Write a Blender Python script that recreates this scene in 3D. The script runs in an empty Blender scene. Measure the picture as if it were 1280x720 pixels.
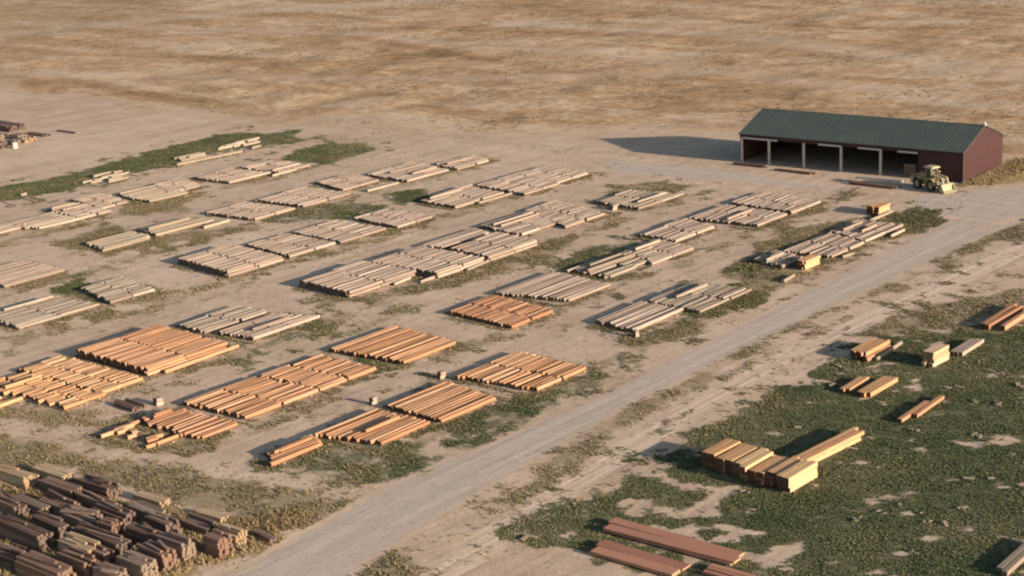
import bpy, math, random
import numpy as np
from mathutils import Vector, Matrix, Euler

# World axes: X runs across the yard rows (metres), Y along them, Z up. The camera hangs over the origin.
R = math.radians
scene = bpy.context.scene
# ---------------------------------------------------------------- camera
cam_d = bpy.data.cameras.new('camera')
cam = bpy.data.objects.new('camera', cam_d)
scene.collection.objects.link(cam)
CAM_H, YAW, PITCH, ROLL = 62.0, 41.7, 15.85, -2.95
cam.matrix_world = (Matrix.Translation((0, 0, CAM_H)) @ Matrix.Rotation(R(YAW), 4, 'Z')
                    @ Matrix.Rotation(R(90 - PITCH), 4, 'X') @ Matrix.Rotation(R(ROLL), 4, 'Z'))
cam_d.sensor_width = 36.0
cam_d.lens = 36.0 * 2080 / 1280
cam_d.clip_start = 1.0
cam_d.clip_end = 20000.0
scene.camera = cam
# ---------------------------------------------------------------- light
SUN_DIR = Vector((0.995, 0.07, math.tan(R(12.8)))).normalized()      # towards the sun
sun_d = bpy.data.lights.new('sun', 'SUN')
sun_d.energy = 5.0
sun_d.angle = R(0.6)
sun_d.color = (1.0, 0.84, 0.67)
sun = bpy.data.objects.new('sun', sun_d)
sun.rotation_euler = (-SUN_DIR).to_track_quat('-Z', 'Y').to_euler()
sun.location = (0, 0, 200)
scene.collection.objects.link(sun)
world = bpy.data.worlds.new('World')
scene.world = world
world.use_nodes = True
wn = world.node_tree
sky = wn.nodes.new('ShaderNodeTexSky')
sky.sky_type = 'NISHITA'
sky.sun_disc = False
sky.sun_elevation = R(12.8)
sky.sun_rotation = R(86)
bg = wn.nodes['Background']
wn.links.new(sky.outputs['Color'], bg.inputs['Color'])
bg.inputs['Strength'].default_value = 0.08
scene.view_settings.view_transform = 'Standard'
scene.view_settings.look = 'None'
scene.view_settings.gamma = 1.0
scene.view_settings.exposure = 1.04
scene.cycles.filter_width = 2.2
scene.cycles.max_bounces = 4
scene.cycles.use_denoising = True

rng = random.Random(7)
nrg = np.random.default_rng(11)
col = scene.collection

DIRT = [(.43, .312, .222), (.50, .370, .268), (.56, .425, .318)]
GRAVEL = (.45, .375, .315)
TRACKC = (.57, .435, .325)

LABELS = {
    'O8': 'narrow bed of orange poles, nearest in the first row from the gravel road',
    'O9': 'bed of orange poles with short ones on top, second nearest in the first row',
    'O10': 'tidy bed of long orange poles, third nearest in the first row from the gravel road',
    'O11': 'wide orange pole bed at the far end of the orange ones in the first row',
    'R1': 'tidy pale tan pole bed, nearest tan one in the first row from the gravel road',
    'R2': 'weathered grey pole bed just beyond the tidy tan bed in the first row from road',
    'R4': 'low grey poles in weeds just before the small orange timber stack by the road',
    'R3': 'tan pole bed with staggered poles beside the nearer small orange timber stack by the road',
    'R3b': 'gappy tan pole bed at the far end of the first row from the gravel road',
    'O4b': 'few scattered short orange poles at the very near end of the second row from road',
    'O4': 'small messy bed of red brown poles, second nearest in the second row from the road',
    'O3': 'orange pole bed behind the small messy red brown bed in the second row from road',
    'O2': 'orange pole bed in the middle of the three joined orange ones in the second row',
    'O1': 'tidy orange pole bed with green weeds at its near end, second row from the road',
    'M1': 'red brown pole bed in the middle of the photo, beside a pale tan bed',
    'M2': 'pale tan pole bed directly beyond the red brown bed in the middle of the photo',
    'M3': 'few grey poles sunk in green weeds in the second row from the gravel road',
    'M4': 'low sparse tan poles between the weeds and the far beds of the second row',
    'M5': 'tan pole bed, third from the far end of the second row from the gravel road',
    'M7': 'tan pole bed, second from the far end of the second row from the gravel road',
    'M6': 'tan pole bed at the far end of the second row from road, nearest the shed',
    'O6c': 'scattered amber poles at the left edge of the photo, nearest in the third row',
    'O6b': 'amber pole bed with weeds along its near edge in the third row from the road',
    'O6': 'wide amber pole bed against the thick orange bed in the third row from the road',
    'O5': 'thick two layer bed of orange poles with dark ends in the third row from road',
    'I1': 'messy narrow grey pole bed, left of two behind the thick orange bed',
    'I2': 'low tan pole bed, right of two behind the thick orange bed',
    'C1': 'thick pale pole bed with dark hollow under its near end in the third row',
    'C2': 'large thick pale pole bed with jagged right ends in the third row from the road',
    'C3': 'narrow tan pole bed, left of two side by side in the third row from road',
    'C4': 'thick tan pole bed, right one of two side by side in the third row',
    'C5': 'tan pole bed, third from the far end of the third row from the gravel road',
    'C6': 'tan pole bed beside the small white block at the far end of the third row',
    'C7': 'scattered grey poles in olive weeds at the far end of the third row from road',
    'H2': 'long rough grey pole bed at the left edge, nearest in the fourth row from road',
    'H3': 'small rough grey pole bed with a green weed patch before it in the fourth row',
    'D1': 'thick pale pole bed with dark near end, first of a line of seven, fourth row',
    'D2': 'tidy tan pole bed, second of a line of seven in the fourth row from road',
    'D3': 'tidy tan pole bed, third of a line of seven in the fourth row from road',
    'D4': 'tidy tan pole bed, fourth of a line of seven in the fourth row from road',
    'D5': 'tan pole bed beside dark green weeds, fifth of the seven in the fourth row',
    'D6': 'wide tan pole bed, sixth of a line of seven in the fourth row from road',
    'D7': 'tan pole bed at the far end of the line of seven in the fourth row',
    'H1': 'tan pole bed cut by the left edge of the photo, nearest in the fifth row',
    'E0': 'scattered pale poles in olive weeds at the near end of the fifth row from road',
    'E1': 'narrow bed of pale poles beyond the scattered ones in the fifth row from the road',
    'E2': 'tidy tan pole bed beyond the narrow pale bed in the fifth row from the road',
    'E3': 'large flat tan pole bed in the middle of the fifth row from the gravel road',
    'E4': 'tan pole bed, third from the far end of the fifth row from the gravel road',
    'E5': 'long tan pole bed, second from the far end of the fifth row from the road',
    'E6': 'small gappy tan pole bed at the far end of the fifth row from the road',
    'F1': 'rough tan pole bed at the left edge, nearest in the sixth row from the road',
    'F1b': 'scattered pale poles overlapping the nearest rough bed of the sixth row from the gravel road',
    'F2': 'tan pole bed, third from the near end of the sixth row from the gravel road',
    'F3': 'gappy tan pole bed, fourth from the near end of the sixth row from the road',
    'F4': 'scattered pale poles in olive weeds in the middle of the sixth row from the road',
    'F5': 'small gappy tan pole bed just beyond the scattered poles of the sixth row from road',
    'F6': 'tan pole bed, second from the far end of the sixth row from the gravel road',
    'F7': 'gappy tan pole bed beside the bright green weed patch in the sixth row from road',
    'G1': 'scattered pale poles at the left end of the long green weed strip',
    'G2': 'scattered pale poles second from the left in the long green weed strip',
    'G3': 'scattered pale poles third from the left in the long green weed strip',
    'G4': 'scattered pale poles at the far right end of the long green weed strip',
}
LOOSE = [
    ((-156.7, 112.9), (-157.1, 124.6), 'orange', 'long orange pole lying along the right side of the thick orange bed'),
    ((-160.2, 155.2), (-160.6, 158.8), 'tan', 'short pale pole lying by the right side of the pale bed with the dark hollow'),
    ((-157.8, 158.0), (-157.9, 161.3), 'tan', 'short pale pole lying at the near right corner of the large thick pale bed'),
    ((-156.4, 166.1), (-157.3, 173.7), 'pale', 'long bright pole lying off the right side of the large thick pale bed'),
    ((-137.0, 172.8), (-136.7, 179.7), 'pale', 'pale pole lying at the right edge of the green weeds in the second row'),
    ((-121.9, 218.9), (-121.9, 226.0), 'pale', 'pale pole pointing at the far small orange timber stack'),
    ((-114.8, 198.5), (-114.5, 201.2), 'pale', 'short pale pole in the weeds right of the nearer small orange stack'),
    ((-211.6, 163.2), (-211.8, 168.7), 'pale', 'pale pole lying off the right side of the narrow pale bed'),
    ((-207.2, 195.9), (-207.0, 203.5), 'pale', 'pale pole lying off the far right corner of the large flat tan bed'),
    ((-183.4, 198.5), (-183.2, 206.8), 'pale', 'pale pole along the right side of the tan bed by the dark green weeds'),
    ((-114.7, 212.1), (-114.8, 216.4), 'pale', 'short pale pole in green weeds near the far end of the road row'),
    ((-115.2, 183.8), (-115.6, 187.2), 'pale', 'short pale pole in weeds between the grey bed and the nearer small orange stack'),
    ((-89.0, 161.6), (-89.6, 168.6), 'pale', 'thin pale pole beside the orange timber stack at the edge of the dirt track'),
    ((-89.75, 160.6), (-90.0, 166.6), 'orange', 'thin orange pole touching the orange timber stack at the edge of the dirt track'),
    ((-232.8, 196.4), (-233.0, 202.5), 'pale', 'short pale pole off the right side of the far bed of the sixth row'),
]
# material, x0, x1, y0, y1, height, turn (degrees), label
STACKS = [
    ('dark', -132.2, -124.8, 74.3, 75.8, 1.7, 0, 'long dark timber stack with wide shaded side, above the straw at the left edge'),
    ('sandy', -123.4, -119.0, 75.4, 77.0, 1.7, 2, 'dark sided timber stack with a bright tan right end, in the near corner'),
    ('redwood', -123.0, -116.9, 70.6, 72.6, 1.6, 1, 'broad red brown timber stack at the bottom edge of the photo'),
    ('dark', -124.2, -117.2, 77.6, 79.0, 1.6, -1, 'long dark timber stack behind the one with the bright tan end'),
    ('ash', -115.9, -112.4, 80.7, 82.2, 1.8, 2, 'grey topped square timber stack near the gravel road'),
    ('redwood', -115.9, -112.1, 78.5, 80.0, 1.7, -2, 'red brown timber stack in front of the grey topped square one'),
    ('ash', -115.5, -112.0, 76.1, 77.8, 1.6, 1, 'grey topped timber stack, second from the bottom edge by the straw'),
    ('dark', -120.6, -116.3, 80.6, 81.9, 1.5, 2, 'dark timber stack left of the grey topped square one'),
    ('dark', -120.9, -117.6, 83.0, 84.6, 1.5, -2, 'short dark timber stack in the middle of the far line of stacks'),
    ('redwood', -112.3, -110.2, 83.0, 84.6, 1.9, 0, 'tall red brown timber stack nearest the gravel road'),
    ('sandy', -113.9, -111.0, 85.6, 86.9, 1.3, 3, 'low tan timber stack at the far end beside the straw and road'),
    ('redwood', -133.9, -129.4, 80.2, 82.0, 1.5, 0, 'red brown timber stack in the far left part of the stacks'),
    ('dark', -135.2, -129.8, 85.2, 87.0, 1.3, 3, 'dark timber stack farthest from the bottom edge on the left'),
    ('redwood', -131.6, -126.0, 82.8, 84.3, 1.4, -2, 'red brown timber stack between the two dark ones on the far left'),
    ('ash', -129.1, -124.6, 79.5, 81.2, 1.5, 1, 'grey timber stack in the middle of the left stacks'),
    ('sandy', -144.5, -139.2, 82.0, 83.8, 1.4, 4, 'sandy timber stack cut by the left edge of the photo'),
    ('sandy', -141.8, -137.0, 84.9, 86.5, 1.0, 2, 'low sandy timber stack by the olive weeds at the left edge'),
    ('dark', -127.4, -122.6, 81.9, 83.3, 1.5, 0, 'dark timber stack beside the grey one in the middle of the left stacks'),
    ('ash', -125.2, -121.2, 84.3, 85.9, 1.1, -2, 'low grey timber stack behind the short dark one'),
    ('sandy', -127.9, -123.8, 87.0, 88.3, .7, 4, 'lowest pale board pile at the far edge of the timber stacks'),
    ('redwood', -120.9, -116.6, 73.5, 75.1, 1.6, 2, 'red brown timber stack beside the broad one at the bottom edge'),
    ('ash', -115.9, -112.6, 73.7, 75.2, 1.4, -2, 'grey timber stack nearest the bottom edge on its right side'),
    ('dark', -138.6, -133.4, 77.4, 79.0, 1.4, 0, 'dark timber stack at the left edge behind the yellow straw'),
    ('dark', -130.2, -125.4, 76.9, 78.4, 1.5, -1, 'dark timber stack directly behind the long dark one'),
    ('redwood', -137.8, -132.6, 83.0, 84.4, 1.2, 2, 'red brown timber stack beside the sandy ones on the left'),
    ('dark', -118.7, -114.9, 85.4, 86.7, 1.2, -1, 'dark timber stack behind the tall red brown one by the road'),
    ('sandy', -119.6, -116.2, 88.0, 89.0, .6, 5, 'small low pale board pile alone in the straw behind the stacks'),
    ('redwood', -123.6, -121.3, 79.7, 81.0, 1.6, 3, 'short red brown timber stack in the very middle of the stacks'),
    ('ash', -136.6, -131.4, 80.0 - 1.0, 80.0 + .1, 1.1, 0, 'narrow low grey timber stack on the far left'),
    ('redwood', -119.6, -117.4, 76.0, 77.2, 1.3, 0, 'small red brown timber stack in front of the long dark one'),
    ('dark', -128.4, -124.8, 71.4, 72.8, .9, 6, 'low dark timber stack at the bottom edge among yellow straw'),
    ('dark', -111.5, -108.9, 88.0, 88.7, .5, -8, 'few dark timbers low in the straw beside the gravel road'),
]

BEDS = [
    ('O1', -145.8, -134.4, 129.6, 131.0, 140.6, 140.1, 'orange', 0, 1, 1),
    ('O2', -145.6, -135.6, 117.8, 119.0, 127.3, 127.4, 'orange', 1, 1, 2),
    ('O3', -145.8, -135.7, 107.0, 107.8, 117.5, 118.7, 'orange', 1, 1, 2),
    ('O4', -145.4, -135.0, 100.7, 100.7, 104.7, 106.3, 'rust', 2, 1, 1),
    ('O4b', -145.4, -137.5, 95.8, 97.0, 99.5, 99.4, 'orange', 3, 1, 1),
    ('O5', -171.6, -157.4, 110.9, 111.1, 123.3, 123.2, 'orange', 0, 2, 2),
    ('O6', -172.8, -156.6, 103.3, 103.9, 109.3, 110.0, 'amber', 1, 1, 2),
    ('O6b', -171.4, -155.8, 97.4, 98.5, 103.1, 103.6, 'amber', 2, 1, 2),
    ('O6c', -170.0, -162.4, 91.7, 93.3, 96.8, 97.7, 'amber', 3, 1, 1),
    ('O8', -126.0, -122.7, 102.1, 100.2, 108.2, 107.0, 'orange', 1, 1, 1),
    ('O9', -125.6, -117.7, 108.2, 110.8, 117.4, 118.1, 'orange', 1, 1, 1),
    ('O10', -125.4, -116.8, 119.0, 118.9, 128.6, 127.5, 'orange', 0, 1, 1),
    ('O11', -125.6, -114.8, 130.6, 132.2, 141.4, 141.0, 'orange', 1, 1, 2),
    ('M1', -144.5, -132.6, 149.1, 148.5, 158.1, 156.6, 'rust', 0, 1, 2),
    ('M2', -144.9, -133.9, 158.9, 161.4, 171.3, 170.2, 'tan', 0, 1, 1),
    ('M3', -143.4, -136.2, 173.3, 173.2, 185.5, 184.0, 'grey', 2, 1, 1),
    ('M4', -143.2, -135.3, 185.0, 181.9, 193.1, 191.8, 'tan', 1, 1, 1),
    ('M5', -146.9, -139.8, 194.4, 193.7, 205.9, 203.7, 'tan', 1, 1, 1),
    ('M7', -146.6, -134.6, 206.4, 207.7, 216.8, 216.2, 'tan', 1, 1, 1),
    ('M6', -146.6, -134.4, 218.3, 217.3, 227.3, 225.7, 'tan', 0, 1, 1),
    ('R1', -125.4, -118.8, 156.0, 155.3, 165.6, 166.0, 'tan', 0, 1, 1),
    ('R2', -125.0, -116.4, 166.4, 166.4, 177.1, 178.0, 'grey', 1, 1, 2),
    ('R4', -124.4, -118.9, 190.9, 189.3, 196.4, 194.9, 'grey', 1, 1, 1),
    ('R3', -123.2, -115.8, 196.4, 197.7, 209.1, 206.3, 'tan', 1, 1, 2),
    ('R3b', -123.4, -116.0, 209.6, 207.2, 218.1, 218.5, 'tan', 1, 1, 2),
    ('I1', -171.0, -165.0, 125.7, 125.8, 135.9, 136.4, 'grey', 1, 1, 1),
    ('I2', -163.6, -157.4, 126.5, 127.6, 135.9, 138.9, 'tan', 1, 1, 1),
    ('C1', -171.4, -160.8, 147.8, 147.3, 160.1, 160.3, 'tan', 0, 2, 1),
    ('C2', -170.3, -157.0, 160.4, 160.8, 170.8, 170.4, 'tan', 0, 2, 1),
    ('C3', -172.0, -167.7, 172.3, 173.1, 184.4, 183.5, 'tan', 0, 1, 1),
    ('C4', -165.6, -156.6, 171.9, 171.3, 183.0, 182.0, 'tan', 0, 2, 1),
    ('C5', -172.0, -162.5, 186.3, 185.0, 197.1, 195.2, 'tan', 1, 1, 1),
    ('C6', -172.6, -159.6, 197.7, 192.5, 205.7, 202.1, 'tan', 1, 1, 1),
    ('C7', -166.4, -157.0, 208.2, 208.4, 217.8, 219.8, 'grey', 2, 1, 1),
    ('D1', -197.0, -183.9, 146.7, 145.4, 156.6, 155.7, 'tan', 0, 2, 1),
    ('D2', -195.9, -184.4, 158.9, 157.6, 167.0, 167.0, 'tan', 0, 1, 1),
    ('D3', -195.4, -184.0, 168.1, 167.7, 177.3, 177.5, 'tan', 0, 1, 1),
    ('D4', -194.0, -183.1, 179.8, 179.2, 187.1, 187.3, 'tan', 0, 1, 1),
    ('D5', -192.8, -184.2, 194.3, 194.2, 206.6, 205.8, 'tan', 1, 1, 1),
    ('D6', -192.6, -180.4, 207.9, 207.0, 218.3, 216.3, 'tan', 0, 1, 1),
    ('D7', -192.6, -181.2, 218.5, 216.4, 226.4, 225.4, 'tan', 0, 1, 1),
    ('E0', -220.2, -212.7, 146.5, 145.2, 155.1, 154.0, 'pale', 2, 1, 1),
    ('E1', -220.0, -213.4, 156.6, 155.7, 166.0, 167.6, 'pale', 1, 1, 1),
    ('E2', -219.2, -208.0, 169.9, 171.0, 178.4, 179.8, 'tan', 0, 1, 1),
    ('E3', -219.4, -208.0, 180.8, 181.7, 192.0, 192.9, 'tan', 0, 1, 1),
    ('E4', -220.4, -211.2, 196.0, 193.9, 204.5, 202.9, 'tan', 0, 1, 1),
    ('E5', -217.1, -206.0, 205.2, 204.8, 217.4, 215.4, 'tan', 1, 1, 1),
    ('E6', -211.7, -205.0, 217.6, 216.8, 227.7, 225.5, 'tan', 1, 1, 1),
    ('F1', -244.6, -239.1, 142.5, 142.8, 153.3, 154.9, 'tan', 1, 1, 1),
    ('F1b', -244.3, -235.6, 146.4, 148.5, 156.2, 156.6, 'pale', 2, 1, 1),
    ('F2', -246.6, -235.6, 157.2, 156.3, 163.5, 162.4, 'tan', 1, 1, 1),
    ('F3', -249.7, -238.8, 164.5, 162.8, 170.4, 168.5, 'tan', 1, 1, 1),
    ('F4', -246.2, -235.2, 171.3, 170.6, 179.1, 178.8, 'pale', 2, 1, 1),
    ('F5', -247.0, -237.8, 180.2, 176.6, 186.7, 183.6, 'tan', 1, 1, 1),
    ('F6', -244.8, -234.9, 187.6, 188.1, 196.5, 197.9, 'tan', 1, 1, 1),
    ('F7', -243.7, -233.0, 198.2, 198.4, 205.8, 206.1, 'tan', 1, 1, 1),
    ('G1', -262.4, -255.9, 158.2, 155.5, 162.9, 161.2, 'pale', 3, 1, 1),
    ('G2', -264.4, -256.6, 176.3, 174.7, 185.7, 186.1, 'pale', 3, 1, 1),
    ('G3', -263.6, -257.7, 193.1, 194.4, 207.0, 208.2, 'pale', 3, 1, 1),
    ('G4', -265.3, -257.7, 208.1, 209.9, 222.9, 222.9, 'pale', 3, 1, 1),
    ('H1', -219.6, -208.6, 125.0, 124.4, 134.5, 134.7, 'tan', 0, 1, 1),
    ('H2', -198.0, -188.2, 114.4, 113.5, 125.0, 126.2, 'grey', 1, 1, 2),
    ('H3', -197.6, -187.6, 130.0, 127.6, 136.6, 135.0, 'grey', 1, 1, 1),
]
WEEDS = [
    ('olive', 0.44, [(-116.4, 100), (-113, 100), (-113, 215), (-116.4, 215)]),
    ('olive', 0.44, [(-235, 130), (-231.5, 130), (-231.5, 210), (-235, 210)]),
    ('olive', 0.44, [(-207.6, 124), (-204.2, 124), (-204.2, 228), (-207.6, 228)]),
    ('olive', 0.44, [(-183.8, 118), (-180.6, 118), (-180.6, 228), (-183.8, 228)]),
    ('olive', 0.44, [(-157.2, 104), (-153.6, 104), (-153.6, 226), (-157.2, 226)]),
    ('olive', 0.44, [(-134.6, 98), (-131.4, 98), (-131.4, 236), (-134.6, 236)]),
    ('green', 0.8, [(-263.4, 158.6), (-274.8, 165.9), (-270.6, 173.6), (-271.8, 183.5), (-276.8, 204.6), (-278.0, 220.2), (-264.6, 229.8), (-255.5, 221.7), (-261.5, 207.7), (-260.1, 188.0), (-259.0, 174.3), (-260.3, 163.2)]),
    ('green', 0.85, [(-244.5, 207.7), (-248.8, 223.2), (-240.9, 229.0), (-233.3, 223.8), (-232.4, 208.1), (-243.8, 208.1)]),
    ('olive', 0.82, [(-224.6, 144.7), (-229.9, 156.9), (-223.7, 157.3), (-211.1, 152.5), (-211.3, 145.1)]),
    ('olive', 0.67, [(-213.9, 146.9), (-214.5, 155.9), (-209.0, 168.7), (-203.7, 169.2), (-204.3, 158.2)]),
    ('green', 0.55, [(-209.8, 179.8), (-207.7, 189.0), (-192.6, 189.3), (-195.6, 179.3), (-201.8, 172.7), (-210.0, 171.2)]),
    ('green', 0.85, [(-202.1, 196.9), (-200.2, 202.9), (-193.0, 198.4), (-196.0, 192.7)]),
    ('olive', 0.62, [(-185.8, 168.3), (-184.2, 180.8), (-181.6, 179.9), (-183.5, 167.9)]),
    ('green', 0.85, [(-203.1, 128.3), (-202.7, 132.4), (-197.2, 130.9), (-188.2, 128.0), (-190.5, 127.0)]),
    ('olive', 0.62, [(-191.0, 112.4), (-188.3, 127.0), (-186.4, 133.7), (-183.2, 134.7), (-186.3, 125.6), (-186.6, 114.4)]),
    ('olive', 0.77, [(-240.2, 167.8), (-238.3, 179.5), (-225.5, 171.1), (-231.1, 162.7)]),
    ('green', 0.4, [(-158.2, 125.8), (-157.6, 136.1), (-153.9, 138.3), (-151.6, 130.7), (-151.9, 120.5)]),
    ('green', 0.95, [(-144.3, 130.8), (-135.5, 132.0), (-133.4, 129.9), (-135.4, 127.2)]),
    ('olive', 0.57, [(-161.1, 148.0), (-158.2, 162.4), (-156.3, 186.9), (-154.2, 188.1), (-149.8, 178.9), (-151.6, 157.0), (-156.9, 147.0)]),
    ('olive', 0.72, [(-166.0, 143.7), (-162.8, 149.7), (-159.3, 147.8), (-161.2, 142.2)]),
    ('green', 0.6, [(-147.1, 173.9), (-150.6, 187.4), (-145.8, 192.9), (-139.9, 190.9), (-136.3, 180.2), (-135.9, 172.3)]),
    ('green', 0.5, [(-116.8, 128.2), (-115.3, 133.9), (-115.1, 141.6), (-110.9, 141.5), (-109.6, 129.8), (-108.5, 120.5), (-109.0, 116.1), (-112.3, 112.6), (-116.0, 122.7)]),
    ('green', 0.5, [(-124.1, 100.8), (-123.8, 107.6), (-118.9, 112.2), (-111.0, 113.5), (-109.0, 116.1), (-108.6, 108.6), (-113.1, 103.1), (-121.3, 98.8)]),
    ('olive', 0.72, [(-117.6, 155.0), (-116.5, 165.4), (-118.0, 178.6), (-126.7, 185.9), (-129.4, 202.3), (-127.5, 217.5), (-122.4, 228.1), (-113.0, 225.6), (-112.7, 217.3), (-114.9, 200.3), (-115.9, 185.2), (-113.0, 165.6), (-112.0, 155.5), (-115.3, 152.0)]),
    ('green', 0.8, [(-122.5, 224.4), (-120.2, 231.8), (-114.4, 228.9), (-112.7, 217.3), (-115.2, 207.8), (-117.9, 208.9)]),
    ('green', 0.6, [(-126.7, 185.9), (-124.9, 195.4), (-120.1, 189.8), (-120.5, 182.5)]),
    ('olive', 0.62, [(-95.6, 103.5), (-100.7, 116.5), (-103.9, 136.6), (-104.2, 152.6), (-104.6, 170.8), (-103.2, 188.3), (-104.0, 204.2), (-100.6, 194.3), (-103.0, 175.8), (-102.8, 160.6), (-101.0, 141.5), (-98.1, 123.4), (-95.5, 112.6), (-92.1, 103.8)]),
    ('olive', 0.67, [(-98.9, 195.4), (-105.6, 215.9), (-105.9, 226.8), (-101.9, 231.8), (-97.0, 220.9), (-100.8, 216.1), (-98.9, 202.3)]),
    ('straw', 0.95, [(-121.0, 246.8), (-121.8, 244.4), (-122.5, 254.3), (-123.2, 266.2), (-120.4, 273.0), (-113.3, 257.1), (-117.0, 250.3)]),
    ('olive', 0.72, [(-167.9, 209.4), (-171.8, 221.0), (-167.1, 228.5), (-159.7, 227.5), (-156.9, 207.8), (-162.1, 206.2)]),
    ('olive', 0.87, [(-156.7, 88.5), (-151.1, 90.9), (-142.2, 90.7), (-139.9, 86.3), (-147.3, 82.6)]),
    ('straw', 0.85, [(-145.3, 81.4), (-139.7, 85.2), (-121.5, 88.0), (-116.3, 91.5), (-110.6, 95.5), (-109.5, 87.6), (-110.1, 80.8), (-109.0, 78.1), (-123.6, 67.8)]),
    ('olive', 0.67, [(-141.1, 92.0), (-129.7, 94.5), (-123.2, 96.3), (-112.2, 99.0), (-104.3, 99.8), (-105.4, 94.6), (-112.2, 89.9), (-121.5, 88.0), (-136.9, 87.0)]),
    ('olive', 0.90, [(-100.4, 82.3), (-102.8, 88.2), (-102.5, 91.8), (-99.0, 92.9), (-94.4, 91.7), (-90.3, 89.4)]),
    ('olive', 0.57, [(-166.6, 95.8), (-155.7, 99.1), (-149.3, 97.8), (-152.8, 94.0), (-160.5, 91.9)]),
    ('olive', 0.62, [(-147.6, 94.6), (-147.6, 101.9), (-132.8, 104.4), (-132.1, 97.5), (-142.0, 93.6)]),
    ('grass', 0.93, [(-94.1, 102.0), (-94.4, 106.6), (-92.0, 113.1), (-84.8, 111.0), (-79.0, 106.7), (-69.2, 111.6), (-74.4, 116.0), (-75.8, 123.7), (-82.8, 120.8), (-89.0, 121.8), (-92.6, 131.0), (-92.0, 143.7), (-93.1, 158.9), (-92.7, 171.3), (-86.5, 177.4), (-80.2, 185.8), (-47.8, 115.9), (-66.1, 103.0), (-75.2, 101.4), (-86.1, 101.1)]),
    ('grass', 0.55, [(-91.6, 112.5), (-91.8, 120.4), (-85.3, 121.9), (-76.2, 124.4), (-74.4, 116.0), (-69.2, 111.6), (-78.6, 106.1), (-85.4, 110.6)]),
    ('olive', 0.67, [(-96.4, 168.2), (-95.5, 176.4), (-94.1, 186.1), (-86.8, 198.2), (-81.0, 185.4), (-86.5, 177.4), (-92.1, 170.2)]),
    ('green', 0.5, [(-127.0, 178.6), (-119.0, 181.1), (-112.7, 176.1), (-113.4, 166.2), (-116.3, 161.6)]),
    ('olive', 0.47, [(-188.5, 110.8), (-180.8, 105.9), (-181.3, 113.2), (-183.4, 122.2), (-187.6, 117.5)]),
    ('olive', 0.52, [(-131.7, 128.2), (-127.3, 131.0), (-121.0, 125.5), (-124.7, 123.0)]),
    ('olive', 0.34, [(-463.9, 286.5), (-676.2, 421.9), (-535.0, 456.4), (-488.8, 385.7), (-477.0, 325.4)]),
    ('olive', 0.34, [(-312.5, 538.1), (-243.7, 553.5), (-205.4, 467.3), (-248.7, 466.6)]),
]
FIELD = [(-444.1, 235.1), (-400.5, 246.0), (-335.0, 237.4), (-280.2, 235.5), (-225.6, 245.9), (-200.4, 261.0), (-183.6, 278.6), (-148.0, 269.3), (-114.0, 258.7), (-107.9, 319.3), (-222.0, 645.3), (-982.1, 532.3)]
PLAZA = [(-190.9, 238.5), (-165.2, 242.9), (-128.5, 236.8), (-120.4, 245.8), (-111.4, 256.0), (-102.0, 243.6), (-104.7, 223.0), (-112.8, 225.7), (-128.5, 234.2), (-139.5, 232.8), (-157.5, 231.5), (-177.0, 225.5)]
TR1 = [(-494.5, 271.2), (-495.2, 306.4), (-482.1, 345.3), (-458.4, 390.0), (-420.9, 420.7), (-403.6, 461.3)]
TR2 = [(-340.4, 388.3), (-304.8, 390.7), (-264.7, 390.1), (-218.4, 376.2), (-178.8, 363.3), (-149.9, 355.1)]
TR3 = [(-390.2, 225.4), (-347.0, 231.9), (-304.7, 226.0), (-275.5, 231.5), (-218.7, 238.2), (-190.9, 243.5)]
DEB = [(-72.1, 162.1), (-76.9, 165.0), (-64.8, 136.2), (-62.8, 125.0), (-75.1, 144.0), (-80.5, 121.4), (-67.6, 126.7), (-68.9, 121.9), (-63.2, 136.9), (-91.2, 157.1), (-74.0, 156.0), (-61.8, 118.7), (-78.2, 136.6), (-74.4, 165.0), (-86.4, 157.9), (-71.4, 156.2), (-90.5, 102.6), (-62.1, 129.1)]


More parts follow.
